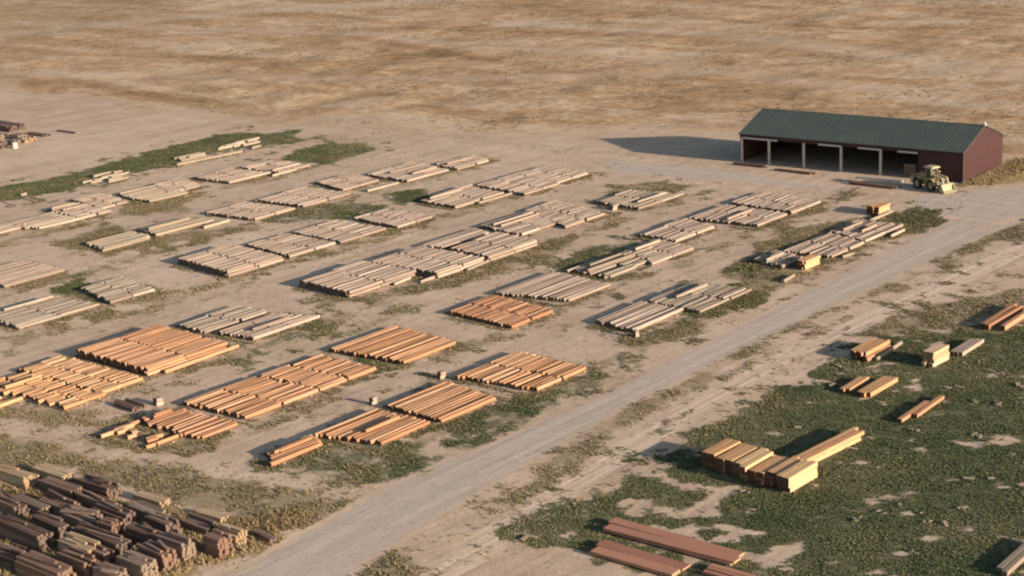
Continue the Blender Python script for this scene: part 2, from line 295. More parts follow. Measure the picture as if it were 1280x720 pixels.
# ---------------------------------------------------------------- material helpers
class NT:
    """small wrapper for building shader node trees"""
    def __init__(self, tree): self.t = tree; self.n = tree.nodes; self.l = tree.links
    def node(self, typ, **kw):
        nd = self.n.new(typ)
        for k, v in kw.items(): setattr(nd, k, v)
        return nd
    def put(self, sock, v):
        if hasattr(v, 'is_output') or isinstance(v, bpy.types.NodeSocket): self.l.new(v, sock)
        else: sock.default_value = v
    def math(self, op, a, b=0.0, clamp=False):
        nd = self.node('ShaderNodeMath', operation=op, use_clamp=clamp)
        self.put(nd.inputs[0], a); self.put(nd.inputs[1], b); return nd.outputs[0]
    def mix(self, f, a, b, blend='MIX'):
        nd = self.node('ShaderNodeMix', data_type='RGBA', blend_type=blend)
        self.put(nd.inputs[0], f)
        self.put(nd.inputs[6], a if not isinstance(a, tuple) else (*a[:3], 1))
        self.put(nd.inputs[7], b if not isinstance(b, tuple) else (*b[:3], 1)); return nd.outputs[2]
    def noise(self, vec, scale, detail=4, rough=.55, dist=0.0):
        nd = self.node('ShaderNodeTexNoise'); self.l.new(vec, nd.inputs['Vector'])
        nd.inputs['Scale'].default_value = scale; nd.inputs['Detail'].default_value = detail
        nd.inputs['Roughness'].default_value = rough; nd.inputs['Distortion'].default_value = dist
        return nd.outputs['Fac']
    def ramp(self, f, stops):
        nd = self.node('ShaderNodeValToRGB'); self.l.new(f, nd.inputs[0]); cr = nd.color_ramp
        while len(cr.elements) < len(stops): cr.elements.new(.5)
        for e, (p, c) in zip(cr.elements, stops):
            e.position = p; e.color = (*c, 1) if isinstance(c, tuple) else (c, c, c, 1)
        return nd.outputs[0]
    def scale(self, vec, s, rot=(0, 0, 0)):
        nd = self.node('ShaderNodeMapping'); self.l.new(vec, nd.inputs[0])
        nd.inputs['Scale'].default_value = s; nd.inputs['Rotation'].default_value = rot; return nd.outputs[0]
    def attr(self, name):
        return self.node('ShaderNodeAttribute', attribute_name=name).outputs['Fac']

def new_mat(name, rough=.9, spec=.2):
    m = bpy.data.materials.new(name); m.use_nodes = True
    t = NT(m.node_tree); b = m.node_tree.nodes['Principled BSDF']
    b.inputs['Roughness'].default_value = rough
    b.inputs['Specular IOR Level'].default_value = spec
    return m, t, b

def bump(t, b, h, strength, dist):
    nd = t.node('ShaderNodeBump'); t.l.new(h, nd.inputs['Height'])
    nd.inputs['Strength'].default_value = strength; nd.inputs['Distance'].default_value = dist
    t.l.new(nd.outputs[0], b.inputs['Normal'])

# shared colour of the bare yard dirt, used by ground, tracks and road edges
grp = bpy.data.node_groups.new('bare_dirt', 'ShaderNodeTree')
grp.interface.new_socket('Color', in_out='OUTPUT', socket_type='NodeSocketColor')
grp.interface.new_socket('Height', in_out='OUTPUT', socket_type='NodeSocketFloat')
g = NT(grp)
go = g.node('NodeGroupOutput')
gp = g.node('ShaderNodeNewGeometry').outputs['Position']
big = g.noise(gp, .022, 4, .5)
mid = g.noise(gp, .16, 7, .62, .4)
fine = g.noise(gp, 2.2, 6, .65)
ruts = g.noise(g.scale(gp, (.75, .02, 1)), 1.0, 5, .6, .3)
cross = g.noise(g.scale(gp, (.03, .55, 1)), 1.0, 4, .6, .3)
c = g.ramp(g.math('ADD', g.math('MULTIPLY', big, .5), g.math('MULTIPLY', mid, .5)),
           [(.38, DIRT[0]), (.5, DIRT[1]), (.62, DIRT[2])])
c = g.mix(1, c, g.ramp(ruts, [(.3, .80), (.5, 1.0), (.68, 1.08)]), 'MULTIPLY')
c = g.mix(1, c, g.ramp(cross, [(.3, .94), (.65, 1.04)]), 'MULTIPLY')
c = g.mix(1, c, g.ramp(fine, [(.28, .80), (.45, .98), (.7, 1.08)]), 'MULTIPLY')
# scattered dark flecks: clods, bark and dry clumps
fl = g.noise(g.scale(gp, (.9, .9, 1)), .9, 8, .75, .5)
c = g.mix(g.ramp(fl, [(.57, 0.0), (.66, .6)]), c, (.20, .145, .09))
g.l.new(c, go.inputs[0])
g.l.new(g.math('ADD', g.math('MULTIPLY', fine, .5), g.math('MULTIPLY', mid, 1.5)), go.inputs[1])

def dirt_node(t):
    nd = t.node('ShaderNodeGroup'); nd.node_tree = grp; return nd.outputs[0], nd.outputs[1]

def ground_material():
    m, t, b = new_mat('yard_ground', .97, .05)
    pos = t.node('ShaderNodeNewGeometry').outputs['Position']
    dc, dh = dirt_node(t)
    # dry stubble field beyond the yard
    a1 = t.noise(pos, .055, 9, .66, 1.2)
    a2 = t.noise(pos, .5, 7, .7, .3)
    a3 = t.noise(t.scale(pos, (.011, .055, 1), (0, 0, R(-38))), 1.0, 5, .6, .6)
    a4 = t.noise(pos, .17, 8, .72, 1.5)
    mixn = t.math('ADD', t.math('ADD', t.math('MULTIPLY', a1, .24), t.math('MULTIPLY', a3, .30)),
                  t.math('ADD', t.math('MULTIPLY', a2, .22), t.math('MULTIPLY', a4, .24)))
    fc = t.ramp(mixn, [(.40, (.17, .102, .052)), (.455, (.31, .192, .102)), (.505, (.42, .278, .160)), (.56, (.55, .41, .285))])
    fm = t.math('MULTIPLY', t.attr('field'), t.ramp(t.noise(pos, .03, 6, .6), [(.25, .75), (.5, 1.0)]))
    c = t.mix(fm, dc, fc)
    wn1 = t.noise(pos, .42, 8, .74, .5)
    wn2 = t.noise(pos, 2.6, 5, .6)
    wnn = t.math('ADD', t.math('MULTIPLY', wn1, .75), t.math('MULTIPLY', wn2, .25))
    def cover(name, lo, hi, base):
        nonlocal c
        f = t.math('MULTIPLY', t.math('SUBTRACT', t.math('ADD', t.math('MULTIPLY', t.attr(name), 1.0), t.math('MULTIPLY', wnn, 2.7)), 1.62), 3.4, True)
        cc = t.mix(t.ramp(wn2, [(.3, 0.0), (.7, 1.0)]), lo, hi)
        c = t.mix(t.math('MULTIPLY', f, base), c, cc)
    cover('straw', (.26, .185, .088), (.36, .27, .14), .95)
    cover('olive', (.19, .148, .082), (.29, .22, .13), .8)
    cover('green', (.080, .090, .044), (.145, .138, .074), .9)
    t.l.new(c, b.inputs['Base Color'])
    bump(t, b, t.math('ADD', dh, t.math('MULTIPLY', wnn, t.math('ADD', t.math('MULTIPLY', t.attr('field'), 2.0), .4))), .42, .22)
    return m

def road_material(name, tone, amount, ruts=0.0):
    m, t, b = new_mat(name, .95, .08)
    pos = t.node('ShaderNodeNewGeometry').outputs['Position']
    dc, dh = dirt_node(t)
    n = t.noise(pos, .6, 7, .7, .3); n2 = t.noise(t.scale(pos, (1.4, .05, 1)), 1.0, 5, .6, .3)
    f = t.math('MULTIPLY', t.math('SUBTRACT', t.math('ADD', t.math('MULTIPLY', t.attr('inside'), 1.6), n), .95), 2.2, True)
    cc = t.mix(t.ramp(n2, [(.32, 0.0), (.68, 1.0)]), tuple(x * .87 for x in tone), tuple(x * 1.09 for x in tone))
    ac = t.math('ADD', t.attr('across'), t.math('MULTIPLY', t.math('SUBTRACT', t.noise(t.scale(pos, (.05, .03, 1)), 1.0, 2), .5), .22))
    wh = t.math('MULTIPLY', t.ramp(ac, [(.22, 0.0), (.30, 1.0), (.36, 1.0), (.43, 0.0), (.57, 0.0), (.64, 1.0), (.70, 1.0), (.78, 0.0)]), t.ramp(t.noise(pos, .25, 4), [(.3, .2), (.6, 1.0)]))
    cc = t.mix(t.math('MULTIPLY', wh, 1.0 if ruts > 1 else .6), cc, tuple(min(1, x * 1.2) for x in tone))
    cc = t.mix(1, cc, t.ramp(t.noise(pos, .9, 7, .75, .4), [(.32, .80), (.5, 1.0), (.7, 1.06)]), 'MULTIPLY')
    cc = t.mix(1, cc, t.ramp(t.noise(pos, 3.0, 6, .7), [(.3, .86), (.7, 1.08)]), 'MULTIPLY')
    t.l.new(t.mix(t.math('MULTIPLY', f, amount), dc, cc), b.inputs['Base Color'])
    bump(t, b, t.math('ADD', dh, t.math('MULTIPLY', n2, ruts)), .3, .15)
    return m

def wood_material(name, stops, end, along='Y', weather=.25):
    """side grain running along the piece; every piece gets its own tone"""
    m, t, b = new_mat(name, .82, .15)
    oi = t.node('ShaderNodeObjectInfo')
    tc = t.node('ShaderNodeTexCoord').outputs['Object']
    base = t.ramp(oi.outputs['Random'], stops)
    wp = t.node('ShaderNodeNewGeometry').outputs['Position']
    s = (7, .5, 7) if along == 'Y' else (.5, 7, 7)
    gr = t.noise(t.scale(wp, s), 1.0, 6, .7)
    c = t.mix(1, base, t.ramp(gr, [(.28, .66), (.5, 1.0), (.72, 1.16)]), 'MULTIPLY')
    pt = t.noise(wp, .7, 5, .7)
    c = t.mix(t.math('MULTIPLY', t.ramp(pt, [(.45, 0.0), (.68, 1.0)]), weather), c, (.22, .17, .12))
    t.l.new(c, b.inputs['Base Color'])
    bump(t, b, gr, .35, .03)
    e, t2, b2 = new_mat(name + '_end_grain', .9, .1)
    wp2 = t2.node('ShaderNodeNewGeometry').outputs['Position']
    t2.l.new(t2.mix(t2.ramp(t2.noise(wp2, 5, 4), [(.35, 0.0), (.65, 1.0)]), tuple(x * .6 for x in end), end), b2.inputs['Base Color'])
    return [m, e]

def plain_material(name, colr, rough=.8, spec=.3, var=.15, scale=1.5, metal=0.0):
    m, t, b = new_mat(name, rough, spec)
    pos = t.node('ShaderNodeNewGeometry').outputs['Position']
    n = t.noise(pos, scale, 6, .65)
    t.l.new(t.mix(1, colr, t.ramp(n, [(.3, 1 - var), (.7, 1 + var)]), 'MULTIPLY'), b.inputs['Base Color'])
    b.inputs['Metallic'].default_value = metal
    return m

MAT = {
    'ground': ground_material(),
    'gravel': road_material('grey_gravel', GRAVEL, .8, 1.0),
    'track': road_material('pale_dirt', TRACKC, .75, 2.0),
    'orange': wood_material('orange_pole', [(0, (.32, .158, .080)), (.45, (.41, .215, .115)), (1, (.47, .285, .17))], (.14, .08, .05)),
    'rust': wood_material('red_brown_pole', [(0, (.285, .138, .075)), (.5, (.36, .182, .10)), (1, (.42, .24, .145))], (.13, .075, .05)),
    'amber': wood_material('amber_pole', [(0, (.36, .188, .09)), (.5, (.44, .25, .13)), (1, (.49, .31, .18))], (.15, .09, .055)),
    'tan': wood_material('tan_pole', [(0, (.22, .165, .13)), (.45, (.30, .225, .178)), (1, (.375, .295, .235))], (.14, .11, .085)),
    'grey': wood_material('grey_pole', [(0, (.20, .155, .12)), (.5, (.26, .21, .165)), (1, (.33, .275, .215))], (.2, .16, .12), weather=.5),
    'pale': wood_material('pale_pole', [(0, (.23, .18, .13)), (.5, (.29, .235, .175)), (1, (.36, .30, .225))], (.3, .24, .17), weather=.4),
    'yellow': wood_material('fresh_yellow_timber', [(0, (.44, .29, .15)), (.5, (.50, .34, .18)), (1, (.54, .38, .21))], (.13, .085, .055), weather=.1),  # dark end colour carries the shade of the near faces too
    'fresh': wood_material('fresh_orange_timber', [(0, (.40, .215, .11)), (.5, (.46, .265, .135)), (1, (.50, .31, .17))], (.12, .07, .045), weather=.15),  # ends darkened: shade of the bundles' near faces painted into the end grain
    'dark': wood_material('dark_timber', [(0, (.09, .052, .040)), (.35, (.14, .083, .064)), (.7, (.19, .12, .095)), (1, (.25, .17, .135))], (.15, .105, .085), 'X', .3),
    'redwood': wood_material('red_brown_timber', [(0, (.14, .085, .062)), (.5, (.20, .120, .088)), (1, (.26, .165, .12))], (.20, .125, .09), 'X', .25),
    'ash': wood_material('grey_timber', [(0, (.17, .115, .09)), (.5, (.24, .17, .135)), (1, (.32, .235, .19))], (.22, .16, .12), 'X', .3),
    'sandy': wood_material('sandy_timber', [(0, (.34, .23, .14)), (.5, (.44, .31, .19)), (1, (.52, .39, .26))], (.30, .21, .13), 'X', .2),
    'sheet': wood_material('rusty_board', [(0, (.30, .135, .09)), (.5, (.35, .165, .11)), (1, (.40, .20, .135))], (.44, .28, .16), 'X', .2),
    'roof': plain_material('dark_green_metal', (.066, .083, .068), .55, .35, .12, .25),
    'maroon': plain_material('maroon_metal', (.060, .026, .025), .6, .3, .10, .4),
    'trim': plain_material('pale_grey_metal', (.48, .44, .43), .6, .3, .08),
    'darktrim': plain_material('dark_brown_metal', (.06, .045, .042), .6, .3, .08),
    'paint': plain_material('faded_yellow_paint', (.27, .215, .10), .75, .25, .3, 1.5),
    'cream': plain_material('cream_paint', (.36, .32, .20), .7, .3, .25, 2.0),
    'rubber': plain_material('tyre_rubber', (.035, .032, .030), .9, .2),
    'steel': plain_material('worn_steel', (.24, .21, .18), .55, .5, .2),
    'stone': plain_material('pale_stone', (.46, .41, .34), .9, .1, .15),
}
gm, gt, gb = new_mat('cab_glass', .12, .6)
gb.inputs['Base Color'].default_value = (.03, .035, .035, 1)
MAT['glass'] = gm

def leaf_material(name, stops):
    m, t, b = new_mat(name, .85, .1)
    wp = t.node('ShaderNodeNewGeometry').outputs['Position']
    n = t.math('ADD', t.math('MULTIPLY', t.attr('tone'), .6), t.math('MULTIPLY', t.noise(wp, .25, 4, .6), .4))
    t.l.new(t.ramp(n, stops), b.inputs['Base Color'])
    return m
MAT['grass'] = leaf_material('low_green_weeds', [(.12, (.054, .068, .030)), (.38, (.082, .098, .042)), (.60, (.125, .128, .060)), (.88, (.26, .215, .12))])
MAT['olive'] = leaf_material('dry_olive_weeds', [(.2, (.13, .11, .055)), (.5, (.20, .16, .085)), (.85, (.31, .24, .14))])
MAT['straw'] = leaf_material('golden_straw', [(.2, (.14, .10, .05)), (.5, (.25, .185, .095)), (.85, (.38, .295, .17))])

# ---------------------------------------------------------------- object helpers
def tag(o, label=None, cat=None, group=None, kind=None):
    if label: o['label'] = label
    if cat: o['category'] = cat
    if group: o['group'] = group
    if kind: o['kind'] = kind
    return o

def thing(name, loc, label, cat, rotz=0.0, group=None):
    o = bpy.data.objects.new(name, None); col.objects.link(o)
    o.empty_display_size = .5
    o.location = loc; o.rotation_euler = (0, 0, rotz)
    return tag(o, label, cat, group)

def link(name, me, parent=None, loc=(0, 0, 0), rot=(0, 0, 0), scale=(1, 1, 1)):
    o = bpy.data.objects.new(name, me); col.objects.link(o)
    if parent: o.parent = parent
    o.location = loc; o.rotation_euler = rot; o.scale = scale
    return o

class Shape:
    def __init__(self): self.v = []; self.f = []; self.m = []
    def add(self, vs, fs, mi=0):
        k = len(self.v); self.v += [tuple(p) for p in vs]
        self.f += [tuple(i + k for i in f) for f in fs]; self.m += [mi] * len(fs)
    def box(self, c, s, rot=None, mi=0):
        M = rot.to_matrix() if rot else Matrix.Identity(3)
        vs = [Vector(c) + M @ Vector((s[0] / 2 * x, s[1] / 2 * y, s[2] / 2 * z)) for x in (-1, 1) for y in (-1, 1) for z in (-1, 1)]
        self.add(vs, [(0, 1, 3, 2), (4, 6, 7, 5), (0, 4, 5, 1), (2, 3, 7, 6), (0, 2, 6, 4), (1, 5, 7, 3)], mi); return self
    def beam(self, a, b, w, h, mi=0):
        a, b = Vector(a), Vector(b); d = b - a
        e = d.to_track_quat('Y', 'Z').to_euler()
        return self.box((a + b) / 2, (w, d.length, h), e, mi)
    def cyl(self, a, b, r0, r1, n=16, mi=0, cap=0):
        a, b = Vector(a), Vector(b); q = (b - a).to_track_quat('Z', 'Y')
        vs = [p + q @ Vector((r * math.cos(2 * math.pi * i / n), r * math.sin(2 * math.pi * i / n), 0)) for p, r in ((a, r0), (b, r1)) for i in range(n)]
        self.add(vs, [(i, (i + 1) % n, n + (i + 1) % n, n + i) for i in range(n)], mi)
        self.add(vs, [tuple(range(n - 1, -1, -1)), tuple(range(n, 2 * n))], cap); return self
    def ring(self, c, axis, ro, ri, w, n=20, mi=0):
        q = Vector(axis).to_track_quat('Z', 'Y'); c = Vector(c); vs = []
        for r, z in ((ro, -w / 2), (ro, w / 2), (ri, w / 2), (ri, -w / 2)):
            vs += [c + q @ Vector((r * math.cos(2 * math.pi * i / n), r * math.sin(2 * math.pi * i / n), z)) for i in range(n)]
        fs = [(k * n + i, k * n + (i + 1) % n, ((k + 1) % 4) * n + (i + 1) % n, ((k + 1) % 4) * n + i) for k in range(4) for i in range(n)]
        self.add(vs, fs, mi); return self
    def prism(self, prof, y0, y1, mi=0):
        """profile in XZ swept from y0 to y1"""
        n = len(prof); vs = [(x, y0, z) for x, z in prof] + [(x, y1, z) for x, z in prof]
        self.add(vs, [(i, (i + 1) % n, n + (i + 1) % n, n + i) for i in range(n)] + [tuple(range(n - 1, -1, -1)), tuple(range(n, 2 * n))], mi); return self
    def mesh(self, name, mats):
        me = bpy.data.meshes.new(name); me.from_pydata(self.v, [], self.f)
        for m in (mats if isinstance(mats, list) else [mats]): me.materials.append(m)
        me.polygons.foreach_set('material_index', self.m)
        import bmesh
        bm = bmesh.new(); bm.from_mesh(me); bmesh.ops.recalc_face_normals(bm, faces=bm.faces); bm.to_mesh(me); bm.free()
        me.update(); return me
    def obj(self, name, mats, parent=None, loc=(0, 0, 0), rot=(0, 0, 0)):
        return link(name, self.mesh(name, mats), parent, loc, rot)

# ---------------------------------------------------------------- numpy noise and polygon tools
_tab = np.random.default_rng(3).random((256, 256))
def vnoise(x, y):
    xi = np.floor(x).astype(int); yi = np.floor(y).astype(int)
    fx = x - xi; fy = y - yi; fx = fx * fx * (3 - 2 * fx); fy = fy * fy * (3 - 2 * fy)
    T = lambda a, b: _tab[a & 255, b & 255]
    return (T(xi, yi) * (1 - fx) + T(xi + 1, yi) * fx) * (1 - fy) + (T(xi, yi + 1) * (1 - fx) + T(xi + 1, yi + 1) * fx) * fy
def fbm(x, y, s, o=4):
    r = 0; a = .5; t = 0
    for k in range(o):
        r = r + a * vnoise(x * s + 17.3 * k, y * s + 9.1 * k); t += a; a *= .5; s *= 2
    return r / t
def sdf(px, py, poly):
    """signed distance, positive inside"""
    P = np.array(poly, float); Q = np.roll(P, -1, 0)
    d = np.full(px.shape, 1e9); ins = np.zeros(px.shape, bool)
    for (ax, ay), (bx, by) in zip(P, Q):
        ex, ey = bx - ax, by - ay
        t = np.clip(((px - ax) * ex + (py - ay) * ey) / (ex * ex + ey * ey + 1e-9), 0, 1)
        d = np.minimum(d, np.hypot(px - ax - t * ex, py - ay - t * ey))
        cnd = (ay > py) != (by > py)
        ins ^= cnd & (px < (bx - ax) * (py - ay) / (by - ay + 1e-12) + ax)
    return np.where(ins, d, -d)
def density(px, py, poly, d, soft):
    m = np.zeros(px.shape); P = np.array(poly)
    k = (px > P[:, 0].min() - 6) & (px < P[:, 0].max() + 6) & (py > P[:, 1].min() - 6) & (py < P[:, 1].max() + 6)
    if k.any():
        x, y = px[k], py[k]
        s = sdf(x, y, poly) + (fbm(x, y, .25) - .5) * soft * 2.2
        m[k] = d * np.clip(s / soft + .5, 0, 1)
    return m

# ---------------------------------------------------------------- ground
def axis(a, b, step, lo, hi, grow=1.07):
    c = list(np.arange(a, b + .01, step)); s = step
    while c[-1] < hi: s *= grow; c.append(c[-1] + s)
    s = step; left = []
    p = a
    while p > lo: s *= grow; p -= s; left.append(p)
    return np.array(left[::-1] + c)
gx = axis(-345, -45, .9, -9000, 9000); gy = axis(62, 300, .9, -6000, 12000)
GX, GY = np.meshgrid(gx, gy); fx, fy = GX.ravel(), GY.ravel()
A = {k: np.zeros(fx.shape) for k in ('green', 'olive', 'straw', 'field')}
for kind, d, poly in WEEDS:
    k = 'green' if kind in ('green', 'grass') else kind
    if kind == 'grass':      # same clumping as the plants scattered on it
        dn = density(fx, fy, poly, d, 3.5)
        A[k] = np.maximum(A[k], np.clip((dn * .9 + (fbm(fx, fy, .50, 4) - .5) * 2.0 - .22) * 2.2, 0, 1) * (dn > .05))
    else: A[k] = np.maximum(A[k], density(fx, fy, poly, d, 2.6))
fs = sdf(fx, fy, FIELD) + (fbm(fx, fy, .04) - .5) * 40
A['field'] = np.clip(fs / 14 + .5, 0, 1)
far = (fy > 430) | (fx < -520) | (fx > 60)
A['field'] = np.where(far, 1.0, A['field'])
def near_line(pts, w):
    d = np.full(fx.shape, 1e9); P = np.array(pts, float)
    for (ax, ay), (bx, by) in zip(P[:-1], P[1:]):
        ex, ey = bx - ax, by - ay; t = np.clip(((fx - ax) * ex + (fy - ay) * ey) / (ex * ex + ey * ey), 0, 1)
        d = np.minimum(d, np.hypot(fx - ax - t * ex, fy - ay - t * ey))
    return np.exp(-(d / (w * (.6 + .9 * fbm(fx, fy, .03)))) ** 2)
for pts, w, k_ in ((TR1, 8, .85), (TR2, 6, .8), (TR3, 7, .7), ([(-520, 330), (-380, 352), (-260, 345), (-160, 318)], 5, .55), ([(-420, 250), (-300, 290), (-230, 330)], 5, .45)):
    A['field'] = A['field'] * (1 - k_ * near_line(pts, w))
keep = np.clip((sdf(fx, fy, FIELD) - 4) / 20, 0, 1)
fz = (fbm(fx, fy, .08) - .5) * .9 * keep + (fbm(fx, fy, .9, 2) - .5) * .10 * np.clip(A['green'] + A['straw'] + A['field'] * keep, 0, 1)
nx, ny = len(gx), len(gy)
idx = np.arange(nx * ny).reshape(ny, nx)
quads = np.stack([idx[:-1, :-1], idx[:-1, 1:], idx[1:, 1:], idx[1:, :-1]], -1).reshape(-1, 4)

def np_mesh(name, verts, faces, mat, attrs=None, smooth=True):
    me = bpy.data.meshes.new(name); n = faces.shape[1]
    me.vertices.add(len(verts)); me.vertices.foreach_set('co', verts.astype(np.float32).ravel())
    me.loops.add(faces.size); me.loops.foreach_set('vertex_index', faces.astype(np.int32).ravel())
    me.polygons.add(len(faces)); me.polygons.foreach_set('loop_start', np.arange(0, faces.size, n, dtype=np.int32))
    me.polygons.foreach_set('use_smooth', np.full(len(faces), smooth))
    me.update(calc_edges=True); me.materials.append(mat)
    for k, v in (attrs or {}).items():
        at = me.attributes.new(k, 'FLOAT', 'POINT'); at.data.foreach_set('value', v.astype(np.float32))
    return me
o = link('ground', np_mesh('ground', np.stack([fx, fy, fz], 1), quads, MAT['ground'], A)); tag(o, kind='structure')

# ---------------------------------------------------------------- roads: sheets a few mm proud of the ground
def strip(name, left, right, y0, y1, mat, z, step=1.0, nw=13):
    """road running along Y; left / right are (y, x) edge tables"""
    ys = np.arange(y0, y1, step)
    xl = np.interp(ys, *zip(*left)) + (fbm(ys, ys * 0 + 3.1, .12) - .5) * .9
    xr = np.interp(ys, *zip(*right)) + (fbm(ys, ys * 0 + 8.7, .12) - .5) * .9
    w = np.linspace(0, 1, nw); X = xl[:, None] * (1 - w) + xr[:, None] * w; Y = np.repeat(ys[:, None], nw, 1)
    ins = np.repeat(np.minimum(1, 4 * np.minimum(w, 1 - w))[None], len(ys), 0)
    e = np.minimum(1, np.minimum(np.arange(len(ys)), np.arange(len(ys))[::-1]) / 8.0)[:, None]
    i = np.arange(X.size).reshape(X.shape)
    q = np.stack([i[:-1, :-1], i[:-1, 1:], i[1:, 1:], i[1:, :-1]], -1).reshape(-1, 4)
    o = link(name, np_mesh(name, np.stack([X.ravel(), Y.ravel(), np.full(X.size, z)], 1), q, mat, {'inside': (ins * e).ravel(), 'across': np.repeat(w[None], len(ys), 0).ravel()}))
    return tag(o, kind='structure')
strip('gravel_road', [(20, -100), (60, -103.5), (75, -106.5), (90, -109), (105, -110.3), (120, -109.3), (135, -108.4), (155, -109.6), (180, -111), (210, -111.4), (225, -112.5), (245, -117)],
      [(20, -90), (60, -92), (75, -95), (90, -98), (105, -100.2), (120, -102.2), (135, -103.4), (155, -104), (180, -103.8), (210, -103.4), (225, -102.5), (245, -100)], 20, 244, MAT['gravel'], .008)
strip('dirt_track', [(20, -84), (60, -90), (90, -94), (105, -96), (125, -98.6), (140, -99.4), (160, -101), (180, -100), (205, -99.2), (260, -99)],
      [(20, -78), (60, -84), (90, -89), (105, -91.5), (125, -94), (140, -95.6), (160, -96.4), (180, -95.2), (205, -93.8), (260, -88)], 20, 258, MAT['track'], .006)
def patch(name, poly, mat, z, step=1.2):
    P = np.array(poly); xs = np.arange(P[:, 0].min() - 2, P[:, 0].max() + 2, step); ys = np.arange(P[:, 1].min() - 2, P[:, 1].max() + 2, step)
    X, Y = np.meshgrid(xs, ys); s = sdf(X.ravel(), Y.ravel(), poly) + (fbm(X.ravel(), Y.ravel(), .12) - .5) * 5
    i = np.arange(X.size).reshape(X.shape)
    q = np.stack([i[:-1, :-1], i[:-1, 1:], i[1:, 1:], i[1:, :-1]], -1).reshape(-1, 4)
    q = q[(s[q] > -.5).all(1)]
    used, inv = np.unique(q, return_inverse=True)
    V = np.stack([X.ravel(), Y.ravel(), np.full(X.size, z)], 1)[used]
    o = link(name, np_mesh(name, V, inv.reshape(-1, 4), mat, {'inside': np.clip(s[used] / 5, 0, 1), 'across': (V[:, 1] % 9) / 9})); return tag(o, kind='structure')
patch('gravel_apron', PLAZA, MAT['gravel'], .012)
# ---------------------------------------------------------------- pole beds
def pole_mesh(k, mats):
    """a slightly crooked tapered pole, length 1 along Y, radius 1; octagonal, 3 rings"""
    r_ = random.Random(k * 31 + 5); s = Shape(); n = 8
    rings = [(-.5, 1.04, 0, 0), (0, r_.uniform(.93, 1.03), r_.uniform(-.22, .22), r_.uniform(-.05, .08)), (.5, r_.uniform(.80, .95), 0, 0)]
    if k % 2: rings = [(-y, r, a, b) for y, r, a, b in rings[::-1]]
    vs = []
    for y, r, a, b in rings:
        for i in range(n):
            t = 2 * math.pi * (i + .5) / n; q = r * r_.uniform(.94, 1.05)
            vs.append((a + q * math.cos(t), y, b + q * math.sin(t)))
    s.add(vs, [(j * n + i, j * n + (i + 1) % n, (j + 1) * n + (i + 1) % n, (j + 1) * n + i) for j in range(2) for i in range(n)], 0)
    s.add(vs, [tuple(range(n)), tuple(range(2 * n, 3 * n))], 1)
    me = s.mesh('pole', mats)
    me.polygons.foreach_set('use_smooth', [len(p.vertices) == 4 for p in me.polygons])
    return me
STY = ('orange', 'rust', 'amber', 'tan', 'grey', 'pale')
POLES = {s: [pole_mesh(k, MAT[s]) for k in range(6)] for s in STY}
bear = Shape().box((0, 0, 0), (1, 1, 1))
BEAR = {s: bear.mesh('bearer', MAT['sandy' if s not in ('grey', 'tan', 'pale') else 'ash']) for s in STY}

def pole_bed(key, x0, x1, yn0, yn1, yf0, yf1, style, mess, layers, segs, label):
    xm, ym = (x0 + x1) / 2, (yn0 + yn1 + yf0 + yf1) / 4
    r_ = random.Random(key)
    T = thing('pole_bed', (xm, ym, 0), label, 'pole bed', 0, 'beds of poles laid out in rows across the yard')
    if style in ('tan', 'grey') and key not in ('R1', 'M2', 'H1', 'C3') and segs == 1: segs = 2
    pitch, base_r = .53, .25
    W = x1 - x0; n = max(3, int(round(W / pitch))); 
    bh = .09
    for fy_ in ((.14, .86) if segs == 1 else (.08, .42, .58, .92)):
        yb = (yn0 + yn1) / 2 * (1 - fy_) + (yf0 + yf1) / 2 * fy_ - ym
        link('bearer', BEAR[style], T, (0, yb, bh / 2), (0, 0, (yn1 - yn0) / W * .5 * .6), (W + r_.uniform(-.3, .5), .26, bh))
    jt = {}
    for L in range(layers):
        for sgm in range(segs):
            off = r_.uniform(-.15, .15)
            for i in range(n):
                if mess and r_.random() < (.52 if key[0] == 'G' else (0, .02, .12, .32)[mess]): continue
                if L == 1 and r_.random() < .03: continue
                t = (i + .5) / n
                a = yn0 + (yn1 - yn0) * t; b = yf0 + (yf1 - yf0) * t; ln = (b - a) / segs
                a2 = a + ln * sgm; b2 = a2 + ln
                j = (.10, .16, .34, .9)[mess]
                a2 += r_.gauss(0, j); b2 += r_.gauss(0, j)
                if segs == 2:
                    jo = off + r_.gauss(0, .35 if style in ('tan', 'grey') else .12)
                    if sgm: a2 += .10 + jt.get(i, 0)
                    else: b2 += jo - .06; jt[i] = jo
                if mess == 3 and r_.random() < (.9 if key[0] == 'G' else .45): 
                    fr = r_.uniform(.18, .45) if key[0] == 'G' else r_.uniform(.4, .8); sh = r_.random() * (1 - fr) * (b2 - a2)
                    a2, b2 = a2 + sh, a2 + sh + fr * (b2 - a2)
                rad = base_r * r_.uniform(.88, 1.12)
                x = x0 + W * t - xm + r_.gauss(0, (.012, .03, .09, .2)[mess])
                z = bh + rad + L * .50
                if mess == 3: z = rad + .02
                o = link('pole', POLES[style][r_.randrange(6)], T, (x, (a2 + b2) / 2 - ym, z),
                         (r_.gauss(0, .002), 0, r_.gauss(0, (.002, .005, .02, .10)[mess])), (rad, b2 - a2, rad))
    if mess in (1, 2):      # odd poles thrown on top
        for _ in range(r_.choice((0, 0, 1, 2))):
            ln = r_.uniform(.45, .9) * (yf0 - yn0); rad = base_r * r_.uniform(.7, .95)
            link('pole', POLES[style][r_.randrange(6)], T, (r_.uniform(-.42, .42) * W, r_.uniform(-.1, .1) * (yf0 - yn0), bh + rad + base_r * 2 + .03 + (layers - 1) * .5 - .03),
                 (0, 0, r_.gauss(0, .02)), (rad, ln, rad))
    return T
for b_ in BEDS: pole_bed(*b_, LABELS[b_[0]])

